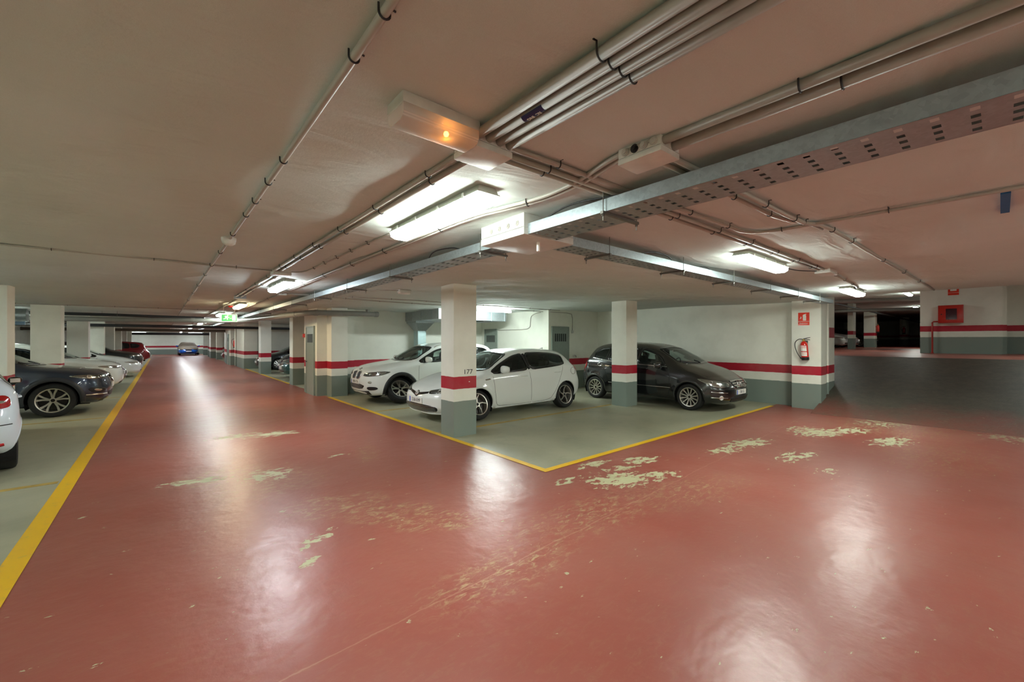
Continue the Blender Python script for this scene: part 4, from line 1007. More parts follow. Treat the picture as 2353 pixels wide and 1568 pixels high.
conduit('grey conduit stepping down the bright bay wall', [(9.63, 9.9, H-.03), (9.63, 10.1, H-.05), (9.63, 10.35, H-.14), (9.63, 10.4, H-.35), (9.63, 10.45, H-.52), (9.63, 10.75, H-.58), (9.63, 11.6, H-.58), (9.63, 12.3, H-.58)], .012, [], sm=True)
conduit('conduit dropping to a switch box on the wall near number 176', [(9.7, 9.53, H-.03), (10.5, 9.53, H-.03), (10.75, 9.53, H-.06), (10.8, 9.53, H-.2), (10.8, 9.53, H-.62)], .012, [], sm=False)
tag(MB().box(10.76, 10.84, 9.50, 9.55, H-.72, H-.62, .008).build('switch_box', M_BOX, smooth=30), 'small switch box on the wall above number 176', 'switch box')
tag(MB().lathe([(.001, -.055), (.03, -.05), (.052, -.03), (.06, 0), (.06, .02), (.001, .02)], (.476, 4.66, H-.03), n=20).build('smoke_detector', M_BOX, smooth=True), 'white dome smoke detector on the left conduit', 'smoke detector')
r = thing('emergency_light', 'small emergency light on the ceiling left of pillar 177', 'lamp', (3.6, 7.45, H-.07))
MB().box(3.46, 3.70, 7.40, 7.52, H-.04, H+.01, .006).build('base', M_BOX, r, smooth=30); MB().box(3.47, 3.69, 7.41, 7.51, H-.07, H-.038, .012).build('cover', M_AMB if False else M_WHITEP, r, smooth=30)
conduit('thin conduit to the small emergency light', [(3.46, 7.46), (3.1, 7.6), (2.5, 8.8), (2.4, 9.1)], .007, [.4, .8])

# cable trays: two side rails, a perforated bottom and trapeze hangers
def tray(label, a, b, wid, along, hang, z0=2.468, z1=2.548, name='cable_tray', slots=True):
    """a, b: start and end along the run; wid: (low, high) across"""
    mid = (a+b)/2; cw = sum(wid)/2; r = thing(name, label, 'cable tray', ((cw, mid, z0) if along == 'y' else (mid, cw, z0)), 'galvanised cable trays')
    def P(l, w_, z): return (w_, l, z) if along == 'y' else (l, w_, z)
    for e in (0, 1):
        w0 = wid[e]; w1 = w0+(.0025 if e == 0 else -.0025); fl = w0+(.012 if e == 0 else -.012)
        m = MB(); vs = [P(l, q, z) for l in (a, b) for q, z in ((w0, z0), (w1, z0), (w1, z1-.003), (fl, z1-.003), (fl, z1), (w0, z1))]
        m.add(vs, [(i, (i+1) % 6, 6+(i+1) % 6, 6+i) for i in range(6)]+[tuple(range(6)), tuple(range(11, 5, -1))]).build('side_rail', M_GALV, r)
    if slots:
        per = .10 if abs(b-a) < 14 else .2; n = int(abs(b-a)/per); ws = wid[1]-wid[0]
        lc = [0, .045, .07, .1] if per == .1 else [0, .07, .12, .2]; wc = [0, .10, .20, .34, .44, .56, .66, .80, .90, 1.0]; holes = {(1, 1), (1, 3), (1, 5), (1, 7)}
        m = MB(); vs = []; idx = {}
        def vid(i, j):
            if (i, j) not in idx:
                c_, k = divmod(i, 3); l = a+c_*per+lc[k]; l = min(l, b); idx[(i, j)] = len(vs); vs.append(P(l, wid[0]+ws*wc[j], z0))
            return idx[(i, j)]
        fs = []
        for i in range(n*3):
            for j in range(9):
                if (i % 3, j) in holes: continue
                fs.append((vid(i, j), vid(i+1, j), vid(i+1, j+1), vid(i, j+1)))
        m.add(vs, fs).build('perforated_bottom', M_GALV, r)
    else: MB().box(*( (wid[0], wid[1], a, b) if along == 'y' else (a, b, wid[0], wid[1])), z0, z0+.002).build('bottom', M_GALV, r)
    for h_ in hang:
        m = MB(); c0 = Vector(P(h_, wid[0]-.03, z0-.010)); c1 = Vector(P(h_, wid[1]+.06, z0-.010)); ax = (c1-c0)/2; ux = Vector(P(.011, 0, 0))
        m.obox((c0+c1)/2, ax, ux, (0, 0, .009)).build('cross_bar', M_STEEL, r)
        for q in (wid[0]-.015, wid[1]+.045):
            p = Vector(P(h_, q, 0)); MB().tube([(p.x, p.y, z0-.06), (p.x, p.y, H)], .0035, 6).build('threaded_rod', M_STEEL, r)
            MB().lathe([(.001, -.006), (.009, -.006), (.009, .006), (.001, .006)], (p.x, p.y, z0-.026), n=6).build('nut', M_STEEL, r)
    return r
tray('galvanised cable tray running overhead to the top right corner', -4.4, 2.34, (2.14, 2.45), 'y', [1.62, -.6, -2.6])
tray('galvanised cable tray running down the long aisle', 2.89, 42.0, (2.22, 2.46), 'y', [3.05, 5.0, 6.6, 8.4, 10.2, 12.2, 14.2, 17, 20, 24, 28, 33])
tray('galvanised cable tray running to the ramp pillar', 2.66, 11.3, (2.38, 2.60), 'x', [3.2, 4.6, 6.0, 7.4, 8.8, 10.2])
def cable(label, pts, r_=.006): tag(MB().tube(smooth_path(pts, 8), r_, 6).build('cable', M_BLACK, smooth='all'), label, 'cable')
cable('black cable looping out of the white junction box over the tray', [(2.22, 2.40, H-.10), (2.20, 2.2, H-.05), (2.17, 1.9, H-.025), (2.2, 1.5, H-.06), (2.26, 1.1, H-.10), (2.3, .2, H-.13)])
cable('black cable arch above the aisle tray left of the white box', [(2.26, 3.4, H-.08), (2.24, 3.6, H-.03), (2.22, 3.9, H-.02), (2.26, 4.1, H-.06), (2.32, 4.3, H-.13)])
cable('black cable arch above the ramp tray', [(3.75, 2.45, H-.09), (4.0, 2.42, H-.02), (4.35, 2.42, H-.02), (4.6, 2.46, H-.10)])
cable('second black cable arch along the ramp tray', [(5.0, 2.46, H-.09), (5.3, 2.44, H-.03), (5.7, 2.46, H-.09)])
tag(MB().box(4.2, 4.83, -.045, .0, H-.012, H+.01).build('tape_strip', M_TAPE), 'blue tape strip stuck to the ceiling at the right', 'tape')
tag(MB().box(2.355, 2.375, 2.45, 2.47, H-.235, H-.155, .004).build('hanging_tag', M_WHITEP), 'small white tag hanging under the white junction box', 'tag')

# ---------------------------------------------------------------- pipes and ducts
def pipe(label, pts, r_, mat, joints=(), hang=(), name='drain_pipe', sm=True):
    P = smooth_path(pts, 6) if sm else [Vector(p) for p in pts]; t_ = thing(name, label, 'pipe', tuple(P[len(P)//2])); MB().tube(P, r_, 14).build('pipe_run', mat, t_, smooth=40)
    for f in joints:
        i = int(f*(len(P)-2)); q, d = P[i], (P[i+1]-P[i]).normalized(); MB().tube([q-d*.05, q+d*.05], r_+.008, 14).build('joint', mat, t_, smooth=40)
    for f in hang:
        i = int(f*(len(P)-1)); q = P[i]; MB().tube([(q.x, q.y, q.z+r_), (q.x, q.y, H)], .004, 5).build('hanger_rod', M_STEEL, t_)
    return t_
pipe('grey drain pipe bending across the aisle past the storeroom corner', [(5.05, 12.30, 2.45), (4.4, 12.32, 2.45), (3.3, 12.40, 2.43), (3.0, 12.6, 2.41), (2.75, 13.3, 2.38), (2.5, 15.2, 2.37), (2.2, 17.2, 2.37), (1.6, 18.0, 2.36), (.5, 18.4, 2.35), (-3, 19.2, 2.34), (-6.1, 19.8, 2.33)], .078, M_DRAIN, [.02, .22, .36, .62, .8], [.05, .25, .5, .7, .85])
tag(MB().lathe([(.05, 0), (.05, .05), (.058, .05), (.058, .08), (.001, .08)], (4.72, 12.30, 2.50), n=14).build('pipe_cap', M_DRAIN, smooth=True), 'capped branch on the end of the grey drain pipe', 'pipe')
pipe('dark drain pipe hanging over the left bays', [(-3.4, 19.0, 2.50), (-1.5, 19.0, 2.50), (1.2, 19.3, 2.49)], .05, M_DRAIND, [.05, .6], [.1, .5, .9], sm=False)
pipe('dark pipe crossing the aisle farther back', [(-6.1, 26.5, 2.36), (9.2, 27.0, 2.34)], .07, M_DRAIND, [.2, .6], [.0, 1.0], sm=False)
pipe('brown pipe crossing the aisle in the distance', [(-6.1, 36.0, 2.34), (9.2, 36.6, 2.34)], .09, simple('brown_pipe', srgb(84, 74, 62), .5), [.3], [.0, 1.0], sm=False)
pipe('dark pipe crossing just before the end wall', [(-6.1, 52.0, 2.30), (9.2, 52.0, 2.30)], .12, M_DRAIND, [.4], [.0, 1.0], sm=False)
pipe('pale pipe along the left bays', [(-4.6, 20.5, 2.54), (-4.6, 50.0, 2.54)], .05, M_BOX, [.2, .5], [.0, 1.0], sm=False)
tag(MB().box(4.4, 9.2, 15.2, 16.2, 2.22, 2.62, .01).build('duct', simple('dark_drop_grey', srgb(70, 70, 68), .5, .5)), 'dark box in place of the lowered ceiling behind the storeroom', 'duct')  # added dark box standing in for a low dark beam
d_ = thing('spiral_duct', 'large round blue-grey duct under the ceiling on the far left', 'duct', (-8, 18.2, 2.1))
MB().tube([(-6.15, 17.75, 2.36), (-2.9, 17.75, 2.36)], .19, 24).build('duct_tube', M_DUCT, d_, smooth=True)
for k in range(5): MB().tube([(-5.9+.65*k, 17.75, 2.36), (-5.87+.65*k, 17.75, 2.36)], .195, 24).build('seam', M_DUCT, d_, smooth=True)
pipe('blue-grey pipe under the round duct on the far left', [(-6.15, 17.5, 2.13), (-2.9, 17.5, 2.13)], .05, simple('blue_pipe', srgb(130, 160, 190), .3), [], [], sm=False)
# ventilation plenum over the white SUV
d_ = thing('ventilation_duct', 'galvanised ventilation plenum with funnel behind the white SUV', 'duct', (7.7, 12.1, 2.1))
MB().box(6.4, 9.05, 11.0, 13.25, 2.31, H+.05, .004).build('plenum', M_DUCT, d_)
for x in (7.0, 7.7, 8.4, 8.97): MB().box(x, x+.03, 10.985, 11.0, 2.30, H).build('flange', M_DUCT, d_)
for y in (11.4, 12.1, 12.7): MB().box(6.385, 6.4, y, y+.03, 2.30, H).build('flange', M_DUCT, d_)
m = MB(); lo, hi = (6.62, 6.92, 12.75, 13.05), (6.45, 7.10, 12.55, 13.2)
m.add([(lo[0],lo[2],1.98),(lo[1],lo[2],1.98),(lo[1],lo[3],1.98),(lo[0],lo[3],1.98),(hi[0],hi[2],2.24),(hi[1],hi[2],2.24),(hi[1],hi[3],2.24),(hi[0],hi[3],2.24)], [(0,1,5,4),(1,2,6,5),(2,3,7,6),(3,0,4,7),(0,3,2,1),(4,5,6,7)])
m.build('funnel', M_DUCT, d_); MB().box(6.43, 7.12, 12.53, 13.22, 2.24, 2.315).build('collar', M_DUCT, d_)
MB().box(6.62, 6.92, 12.75, 13.05, 0, 1.985).build('drop_duct', simple('pale_duct_paint', srgb(176, 200, 200), .4, .3), d_)
MB().box(7.4, 8.3, 11.3, 11.9, 2.296, 2.312).build('air_grille', M_DOORD, d_)
# upper level pipes
for k, (y, z, l) in enumerate([(3.9, 3.42, 'grey pipe under the upper-level ceiling'), (4.5, 3.30, 'lower grey pipe under the upper-level ceiling')]):
    pipe(l, [(20.5+6*k, 11.5, z), (24.5+6*k, 2.0, z)], .09, M_DRAIN, [], [], sm=False)
pipe('long pipe down the upper aisle', [(24, 5.2, 3.45), (60, 5.2, 3.45)], .05, M_DRAIND, [], [], sm=False)
tag(MB().box(39.5, 39.9, 2.9, 3.0, 3.70, 3.79).build('exit_light', diffuser('exit_light_orange', (1, .25, .05), 1.0, 1.0)), 'small orange light deep in the upper level', 'lamp')

# ---------------------------------------------------------------- signs and fire equipment
s_ = thing('exit_sign', 'green emergency exit sign with running figure hanging over the aisle', 'sign', (1.45, 13.9, 2.17))
# the sign faces the camera along -y
MB().box(1.25, 1.61, 13.88, 13.90, 2.185, 2.375, .003).build('panel', simple('sign_green', srgb(0, 140, 76), .35, emit=srgb(0, 140, 76), es=.05), s_)
sw = simple('sign_white_glow', srgb(230, 240, 230), .4, emit=(.9, 1, .9), es=.06)
for (x0, x1, z0, z1) in ((1.245, 1.615, 2.178, 2.188), (1.245, 1.615, 2.372, 2.382), (1.245, 1.255, 2.178, 2.382), (1.605, 1.615, 2.178, 2.382)): MB().box(x0, x1, 13.876, 13.88, z0, z1).build('border', sw, s_)
MB().box(1.50, 1.58, 13.875, 13.88, 2.21, 2.35).build('door_symbol', sw, s_)
fig = [[(.115,.165),(.135,.172),(.145,.158),(.135,.145),(.118,.150)], [(.06,.125),(.085,.145),(.125,.140),(.14,.11),(.165,.105),(.165,.095),(.13,.098),(.115,.12),(.11,.10),(.135,.075),(.125,.035),(.11,.038),(.115,.068),(.085,.085),(.075,.06),(.03,.05),(.028,.062),(.063,.072),(.085,.125),(.07,.115)]]
for p in fig: MB().prism(p, (1.26, 13.88, 2.19), (1.05, 0, 0), (0, 0, 1), (0, -.005, 0)).build('figure', sw, s_)
MB().prism([(.17,.085),(.215,.085),(.215,.075),(.17,.075)], (1.26, 13.88, 2.19), (1.05, 0, 0), (0, 0, 1), (0, -.005, 0)).build('arrow', sw, s_)
for x in (1.3, 1.56): MB().tube([(x, 13.89, 2.38), (x, 13.89, H)], .003, 5).build('hanger_rod', M_STEEL, s_)
MB().lathe([(.001, -.03), (.05, -.02), (.06, 0), (.06, .02), (.001, .02)], (1.46, 13.89, H-.02), n=14).build('siren', M_EXTR, s_, smooth=True)

def ext_sign(o, u, n, label, words='Extintor'):
    """red extinguisher board: o its lower corner, u along, n outwards"""
    o, u, n = Vector(o), Vector(u), Vector(n); z = Vector((0, 0, 1)); s_ = thing('extinguisher_sign', label, 'sign', tuple(o))
    MB().obox(o+u*.115+z*.155, u*.115, n*.003, z*.155).build('board', M_SIGNR, s_)
    p = o+n*.004
    MB().prism([(.10,.115),(.165,.115),(.165,.235),(.15,.25),(.17,.265),(.165,.278),(.14,.272),(.11,.262),(.095,.24)], p, u, z, n*.002).build('pictogram', M_WHITEP, s_)
    MB().prism([(.03,.16),(.05,.19),(.045,.205),(.06,.215),(.07,.19),(.06,.16)], p, u, z, n*.002).build('flame', M_WHITEP, s_)
    MB().prism([(0,.092),(.23,.092),(.23,.100),(0,.100)], p, u, z, n*.001).build('rule', M_WHITEP, s_)
    text_on('lettering', words, .052, p+u*.115+z*.045, u, z, M_WHITEP, s_)
ext_sign((11.895, 3.20, 2.02), (0, -1, 0), (-1, 0, 0), 'red fire extinguisher sign on the pillar at the foot of the ramp')
s_ = thing('hose_sign', 'red fire hose sign above the hose cabinet, cut by the ceiling edge', 'sign', (22.28, 1.1, 3.30))
MB().box(22.29, 22.298, .98, 1.26, 3.33, 3.66).build('board', M_SIGNR, s_); MB().box(22.284, 22.29, 1.04, 1.20, 3.48, 3.62).build('pictogram', M_WHITEP, s_); MB().box(22.284, 22.29, .98, 1.26, 3.41, 3.418).build('rule', M_WHITEP, s_)

def extinguisher(c, n, label, tilt=.06, k=1.0, simple_=False):
    """c: foot centre, n: away from the wall"""
    c, n = Vector(c), Vector(n); r = thing('fire_extinguisher', label, 'fire extinguisher', tuple(c)); sd = n.cross(Vector((0, 0, 1)))
    up = (Vector((0, 0, 1))+sd*tilt).normalized(); q = c+n*.085*k
    def ring(h_, rad, n_=20):
        a = sd; b = up.cross(a).normalized(); a = b.cross(up); return [q+up*h_*k+(a*math.cos(2*PI*i/n_)+b*math.sin(2*PI*i/n_))*rad*k for i in range(n_)]
    def lath(prof, n_=20):
        m = MB(); vs = [v for h_, rad in prof for v in ring(h_, rad, n_)]; m.add(vs, [(i*n_+j, i*n_+(j+1) % n_, (i+1)*n_+(j+1) % n_, (i+1)*n_+j) for i in range(len(prof)-1) for j in range(n_)]); return m
    lath([(.04,.075),(.06,.078),(.36,.078),(.40,.070),(.44,.045),(.455,.022),(.47,.020)]).build('cylinder', M_EXTR, r, smooth=True)
    lath([(0,.072),(.015,.080),(.07,.080),(.075,.070),(.0751,.001)]).build('foot_ring', M_BLACK, r, smooth=True)
    if not simple_:
        for (h0, h1, e) in ((.215,.35,.8),(.10,.195,.8)):
            m = MB(); b = up.cross(sd).normalized(); vs = []
            for h_ in (h0, h1):
                for i in range(9):
                    a = -e+2*e*i/8; d = (n*math.cos(a)+sd*math.sin(a)); vs.append(q+up*h_*k+d*.0795*k)
            m.add(vs, [(i, i+1, 10+i, 9+i) for i in range(8)]).build('label', M_WHITEP, r)
        for i in range(5):
            h_ = (.335-.022*i) if i < 3 else (.17-.03*(i-3)); m = MB(); vs = []
            for hh in (h_, h_+.008):
                for j in range(7): a = -.6+1.2*j/6; vs.append(q+up*hh*k+(n*math.cos(a)+sd*math.sin(a))*.0806*k)
            m.add(vs, [(j, j+1, 8+j, 7+j) for j in range(6)]).build('label_line', M_SIGNR, r)
    lath([(.455,.024),(.50,.024),(.505,.012)], 10).build('valve', simple('brass', srgb(180, 150, 80), .3, .9), r, smooth=True)
    t_ = q+up*.50*k
    MB().tube([t_, t_+sd*-.06+up*.01, t_-sd*.13-up*.015], .008, 6).build('carry_handle', M_BLACK, r); MB().tube([t_+up*.015, t_-sd*.07+up*.035, t_-sd*.14+up*.045], .008, 6).build('squeeze_lever', M_BLACK, r)
    MB().tube(smooth_path([t_, t_+sd*.09+up*.005, t_+sd*.17-up*.06, t_+sd*.19-up*.17, t_+sd*.155-up*.33, t_+sd*.10-up*.44], 6), .0085*k, 8).build('hose', M_BLACK, r, smooth='all')
    e = t_+sd*.10-up*.44; MB().tube([e, e-sd*.02-up*.03], .014*k, 8).build('nozzle', M_BLACK, r)
    MB().obox(c+n*.01+Vector((0, 0, .42)), n*.012, sd*.03, Vector((0, 0, .05))).build('wall_bracket', M_STEEL, r)
extinguisher((11.9, 3.03, 1.18), (-1, 0, 0), 'red fire extinguisher hung on the pillar at the foot of the ramp', .08)
extinguisher((3.75, 33.4, 1.15), (0, -1, 0), 'red fire extinguisher by the far stair wall on the right', .0, 1.2, True)
extinguisher((38.6, 5.7, 2.2), (0, -1, 0), 'fire extinguisher on the square pillar of the upper level', .0, 1.2, True)
extinguisher((52.65, 5.78, 2.25), (-1, 0, 0), 'orange-red fire extinguisher on the round pillar of the upper level', .0, 1.4, True)
tag(MB().box(3.44, 3.5, 14.40, 14.50, 1.75, 1.87, .01).build('alarm_button', M_EXTR), 'red alarm button at the far edge of the storeroom', 'alarm button')
# hose cabinet
r = thing('hose_cabinet', 'red fire hose cabinet with dark window on the upper wall', 'cabinet', (22.3, 1.05, 2.3))
MB().box(22.05, 22.3, .86, 1.50, 2.30, 2.95, .008).build('case', M_CAB, r, smooth=30)
MB().box(22.035, 22.05, .88, 1.48, 2.32, 2.93, .004).build('door', M_CAB, r, smooth=30)
MB().box(22.028, 22.036, 1.02, 1.30, 2.42, 2.82).build('window', simple('dark_red_glass', srgb(70, 16, 30), .1, coat=.8), r)
MB().lathe([(.001, 0), (.02, 0), (.02, .02), (.001, .02)], (22.02, 1.41, 2.62), axis='X', n=12).build('latch', M_BLACK, r)
rp = thing('supply_pipe', 'red water pipe rising from the floor to the hose cabinet', 'pipe', (22.2, 1.66, ZU))
MB().tube([(22.2, 1.66, ZU), (22.2, 1.66, 2.33), (22.2, 1.63, 2.36), (22.2, 1.49, 2.36)], .026, 10).build('pipe_run', M_PIPER, rp, smooth=True)
MB().tube([(22.2, 1.66, ZU), (22.2, 1.66, ZU+.03)], .045, 12).build('floor_flange', M_PIPER, rp)
# black rail post at the top of the ramp wall
r = thing('guard_rail', 'black guard rail at the top of the ramp side wall', 'rail', (13.6, 2.9, ZU))
MB().box(13.9, 14.05, 3.02, 3.12, 0.5, 1.95).build('post', M_BLACK, r); MB().box(13.55, 14.0, 3.05, 3.09, 1.3, 1.45).build('rail', M_BLACK, r)
# ---------------------------------------------------------------- the parked cars
P_WHITE = paint('white_car_paint', srgb(226, 230, 226), 0.4)
P_WHITEB = paint('cool_white_car_paint', srgb(218, 228, 236), 0.4)
P_BLACK = paint('black_car_paint', srgb(15, 16, 18), 0.22, dust=0.35)
P_SLATE = paint('slate_blue_car_paint', srgb(46, 56, 74), 0.3, metal=0.55)
P_TEAL = paint('teal_car_paint', srgb(44, 92, 90), 0.3, metal=0.4)
P_NAVY = paint('navy_car_paint', srgb(18, 28, 44), 0.3, metal=0.3)
P_CHAR = paint('charcoal_car_paint', srgb(42, 46, 48), 0.3, metal=0.4)
P_RED = paint('dark_red_car_paint', srgb(120, 16, 24), 0.3, metal=0.2)
P_BLUE = paint('bright_blue_car_paint', srgb(26, 96, 196), 0.3)
P_SILVER = paint('silver_car_paint', srgb(168, 172, 172), 0.3, metal=0.6)
def scaled(spec, k, **kw):
    S = dict(CARS[spec]); S['L'] *= k
    for q in ('top', 'edge', 'edgew', 'belt', 'bot'): S[q] = [(a*k, b) for a, b in S[q]]
    S['ax'] = tuple(a*k for a in S['ax']); S['win'] = [[(a*k, b) for a, b in p] for p in S['win']]
    S['seams'] = [[(a*k, b) for a, b in p] for p in S['seams']]; S['handles'] = [(a*k, b) for a, b in S['handles']]
    for q in ('mirror', 'cowl', 'seat'): S[q] = (S[q][0]*k, S[q][1])
    S.update(kw); return S
CARS['city'] = scaled('hatch', .78, W=.82, r=.29, arch=.335, mout=.02, msc=.65, mmat=M_BLACKG)
CARS['sedan'] = scaled('hatch', 1.05, W=.90)
CARS['suv_r'] = dict(CARS['suv'], r=.362, arch=.42)

def wing_emblem(c, y, z, r, kind, parent=None):
    p, n = c.front(y, z); R = parent or c.root; b = Vector((0, 1, 0)); e = n.cross(b).normalized() if abs(n.z) < .95 else Vector((1, 0, 0)); b = e.cross(n)
    if e.z < 0: e = -e
    circ = lambda rx, rz, off, k=24, dx=0, dz=0: [p+n*off+b*(dx+rx*math.cos(2*PI*i/k))+e*(dz+rz*math.sin(2*PI*i/k)) for i in range(k)]
    disc = MB(); q = circ(r, r, .012); q0 = circ(r, r, -.004); disc.add(q+q0, [tuple(range(24)), tuple(range(47, 23, -1))]+[(i, 24+i, 24+(i+1) % 24, (i+1) % 24) for i in range(24)])
    base = disc.build('emblem', M_BLACKG if kind != 'star' else M_BLACK, R, world=False); m = MB()
    if kind == 'oval':
        m.tube(circ(r*.92, r*.68, .014), r*.11, 6, closed=True); m.tube(circ(r*.36, r*.66, .016), r*.09, 6, closed=True); m.tube(circ(r*.62, r*.26, .017, dz=r*.36), r*.09, 6, closed=True)
    elif kind == 'star':
        m.tube(circ(r, r, .014), r*.11, 6, closed=True)
        for k in range(3):
            a = PI/2+2*PI*k/3; t = b*math.cos(a)+e*math.sin(a); sd = t.cross(n); o = p+n*.016
            m.add([o+sd*r*.16, o-sd*r*.16, o+t*r*.95, o+n*.012], [(0, 3, 2), (1, 2, 3), (0, 2, 1)])
    elif kind == 'quarters':
        m.tube(circ(r, r, .013), r*.1, 6, closed=True)
        for k, mt in ((0, M_BLUE), (1, M_PLATE), (2, M_BLUE), (3, M_PLATE)):
            arc = [p+n*.0135]+[p+n*.0135+b*(r*.62*math.cos(a))+e*(r*.62*math.sin(a)) for a in [PI/2*k+PI/2*i/6 for i in range(7)]]
            MB().add(arc, [tuple(range(8))]).build('quarter', mt, base if base.parent is c.root else R, world=False)
    elif kind == 'diamond':
        d = [(0, 1), (.6, 0), (0, -1), (-.6, 0)]; m.tube([p+n*.016+b*(x*r)+e*(z_*r) for x, z_ in d], r*.14, 6, closed=True)
    if m.v: m.build('emblem_ring', M_CHROME, base if base.parent is c.root else R, smooth='all', world=False)
    return base
def blade(c, pts, name, mat, parent=None, th=.012):
    MB().prism(pts, (0, -th/2, 0), (1, 0, 0), (0, 0, 1), (0, th, 0)).build(name, mat, parent or c.root, world=False)

# white hatchback in the middle bay, nose to the aisle, left flank towards us
def white_hatch():
    c = Car('hatchback_car', 'hatch', 'white five-door hatchback with tinted windows parked behind pillar 177', (6.145, 7.75, 0), PI, P_WHITE, .8, rim='swirl', glass=M_GLASSD)
    c.headlights([(.10,.36,.585),(.20,.58,.60),(.42,.80,.66),(.62,.86,.735),(.50,.80,.735),(.25,.55,.68),(.12,.38,.645)], (-.72,-.69,0))
    g = c.grille([(-.40,.635),(-.12,.595),(0,.575),(.12,.595),(.40,.635),(.40,.60),(.12,.545),(0,.51),(-.12,.545),(-.40,.60)], name='upper_grille', keep=.1)
    wing_emblem(c, 0, .575, .062, 'oval')
    c.grille([(-.66,.34),(-.40,.375),(.40,.375),(.66,.34),(.62,.245),(.30,.225),(-.30,.225),(-.62,.245)], [[(-.6,z),(.6,z)] for z in (.255,.285,.315,.345)], name='lower_grille', smat=M_STEEL, w=.008)
    c.plate(.44, '5506 KMP')
    c.strip([(-.7,.215),(-.3,.20),(.3,.20),(.7,.215)], lambda y, z: c.front(y, z), .022, 'front_lip', P_WHITE, .02)
    c.tails([(3.92,.80,1.02),(4.05,.74,1.03),(4.22,.58,.97),(4.28,.5,.92),(4.2,.68,.86),(4.08,.80,.88),(3.98,.82,.94)], (.72,-.69,0))
    blade(c, [(c.X(3.62),1.395),(c.X(3.42),1.40),(c.X(3.55),1.455),(c.X(3.62),1.475)], 'antenna_fin', P_WHITE, th=.03)
    for sg in (1, -1):
        p, n = c.side(3.86, .90, -1) if sg < 0 else c.side(3.86, .90, 1)
        if sg < 0: continue
        t = Vector((1, 0, 0)); b = n.cross(t).normalized(); t = b.cross(n)
        MB().tube([p+n*.001+(t*math.cos(a)+b*math.sin(a))*.085 for a in [2*PI*i/24 for i in range(24)]], .0035, 5, closed=True).build('fuel_flap', M_INK, c.root, world=False)
    for sg in (1, -1): c.strip([(1.14,.83),(1.27,.845)], lambda u, z: c.side(u, z, sg), .028, 'side_indicator', M_CHROME, .006, smooth=0)
    for sg in (1, -1): c.strip([(1.42,.215),(3.1,.215)], lambda u, z: c.side(u, z, sg), .05, 'side_skirt', P_WHITE, .012, smooth=0)
    c.strip([(-.55,.34),(.55,.34)], lambda y, z: c.cast((-c.L/2+1, y, z), (1, 0, 0)), .1, 'rear_diffuser', M_BLACK, .006, smooth=0)
    c.plate(.62, '5506 KMP', rear=True)
white_hatch()

# white SUV in the rear bay
def white_suv():
    c = Car('suv_car', 'suv', 'white SUV with twin oval grilles parked against the duct wall', (6.10, 10.95, 0), PI, P_WHITE, .8, spokes=10, rim='vee', glass=M_GLASS)
    for sg in (1, -1):
        k = c.grille([(sg*.045,.845),(sg*.20,.855),(sg*.27,.80),(sg*.255,.70),(sg*.19,.655),(sg*.07,.66),(sg*.035,.72)], [[(sg*(.07+.033*i),.845),(sg*(.07+.031*i),.665)] for i in range(6)], name='kidney_grille', smat=M_BLACK, w=.014, keep=.3)
        c.ring([(sg*.045,.845),(sg*.20,.855),(sg*.27,.80),(sg*.255,.70),(sg*.19,.655),(sg*.07,.66),(sg*.035,.72)], lambda y, z: c.front(y, z), 'grille_surround', M_CHROME, .004, .016, .012, keep=.3)
    c.headlights([(.13,.34,.745),(.20,.55,.735),(.40,.80,.765),(.62,.88,.845),(.45,.82,.865),(.22,.52,.83),(.13,.36,.80)], (-.74,-.67,0))
    wing_emblem(c, 0, .905, .042, 'quarters')
    c.grille([(-.52,.50),(-.30,.54),(.30,.54),(.52,.50),(.36,.40),(-.36,.40)], [[(-.42,z),(.42,z)] for z in (.43,.465,.50)], name='lower_grille')
    for o in c.hl([(.16,.50,.475),(.28,.72,.485),(.34,.78,.45),(.30,.76,.40),(.18,.55,.385)], (-.8,-.6,0), 'bumper_vent', M_BLACK): pass
    for (o, fn, P2) in c.hl([(.17,.60,.62),(.2,.66,.62),(.22,.68,.59),(.2,.66,.56),(.17,.60,.56),(.15,.57,.59)], (-.8,-.6,0), 'fog_lamp', M_LAMPL, step=.02): pass
    c.plate(.585, '1885 KTN')
    c.strip([(-.62,.325),(-.3,.30),(.3,.30),(.62,.325)], lambda y, z: c.front(y, z), .1, 'front_skid_plate', M_BLACK, .008)
    c.tails([(3.98,.82,1.0),(4.15,.78,1.0),(4.35,.56,.98),(4.38,.5,.86),(4.2,.74,.84),(4.02,.84,.9)], (.72,-.69,0))
    for sg in (1, -1):
        pts = [c.cast((c.X(u), sg*.66*c.W, 1.5), (0, 0, -1))[0] for u in (2.0, 2.1, 2.4, 2.8, 3.2, 3.6, 3.8)]; pts = [p+Vector((0, 0, .035)) for p in pts]
        pts[0].z -= .03; pts[-1].z -= .03; MB().tube(smooth_path(pts, 4), .012, 6).build('roof_rail', M_ALLOY, c.root, smooth='all', world=False)
white_suv()

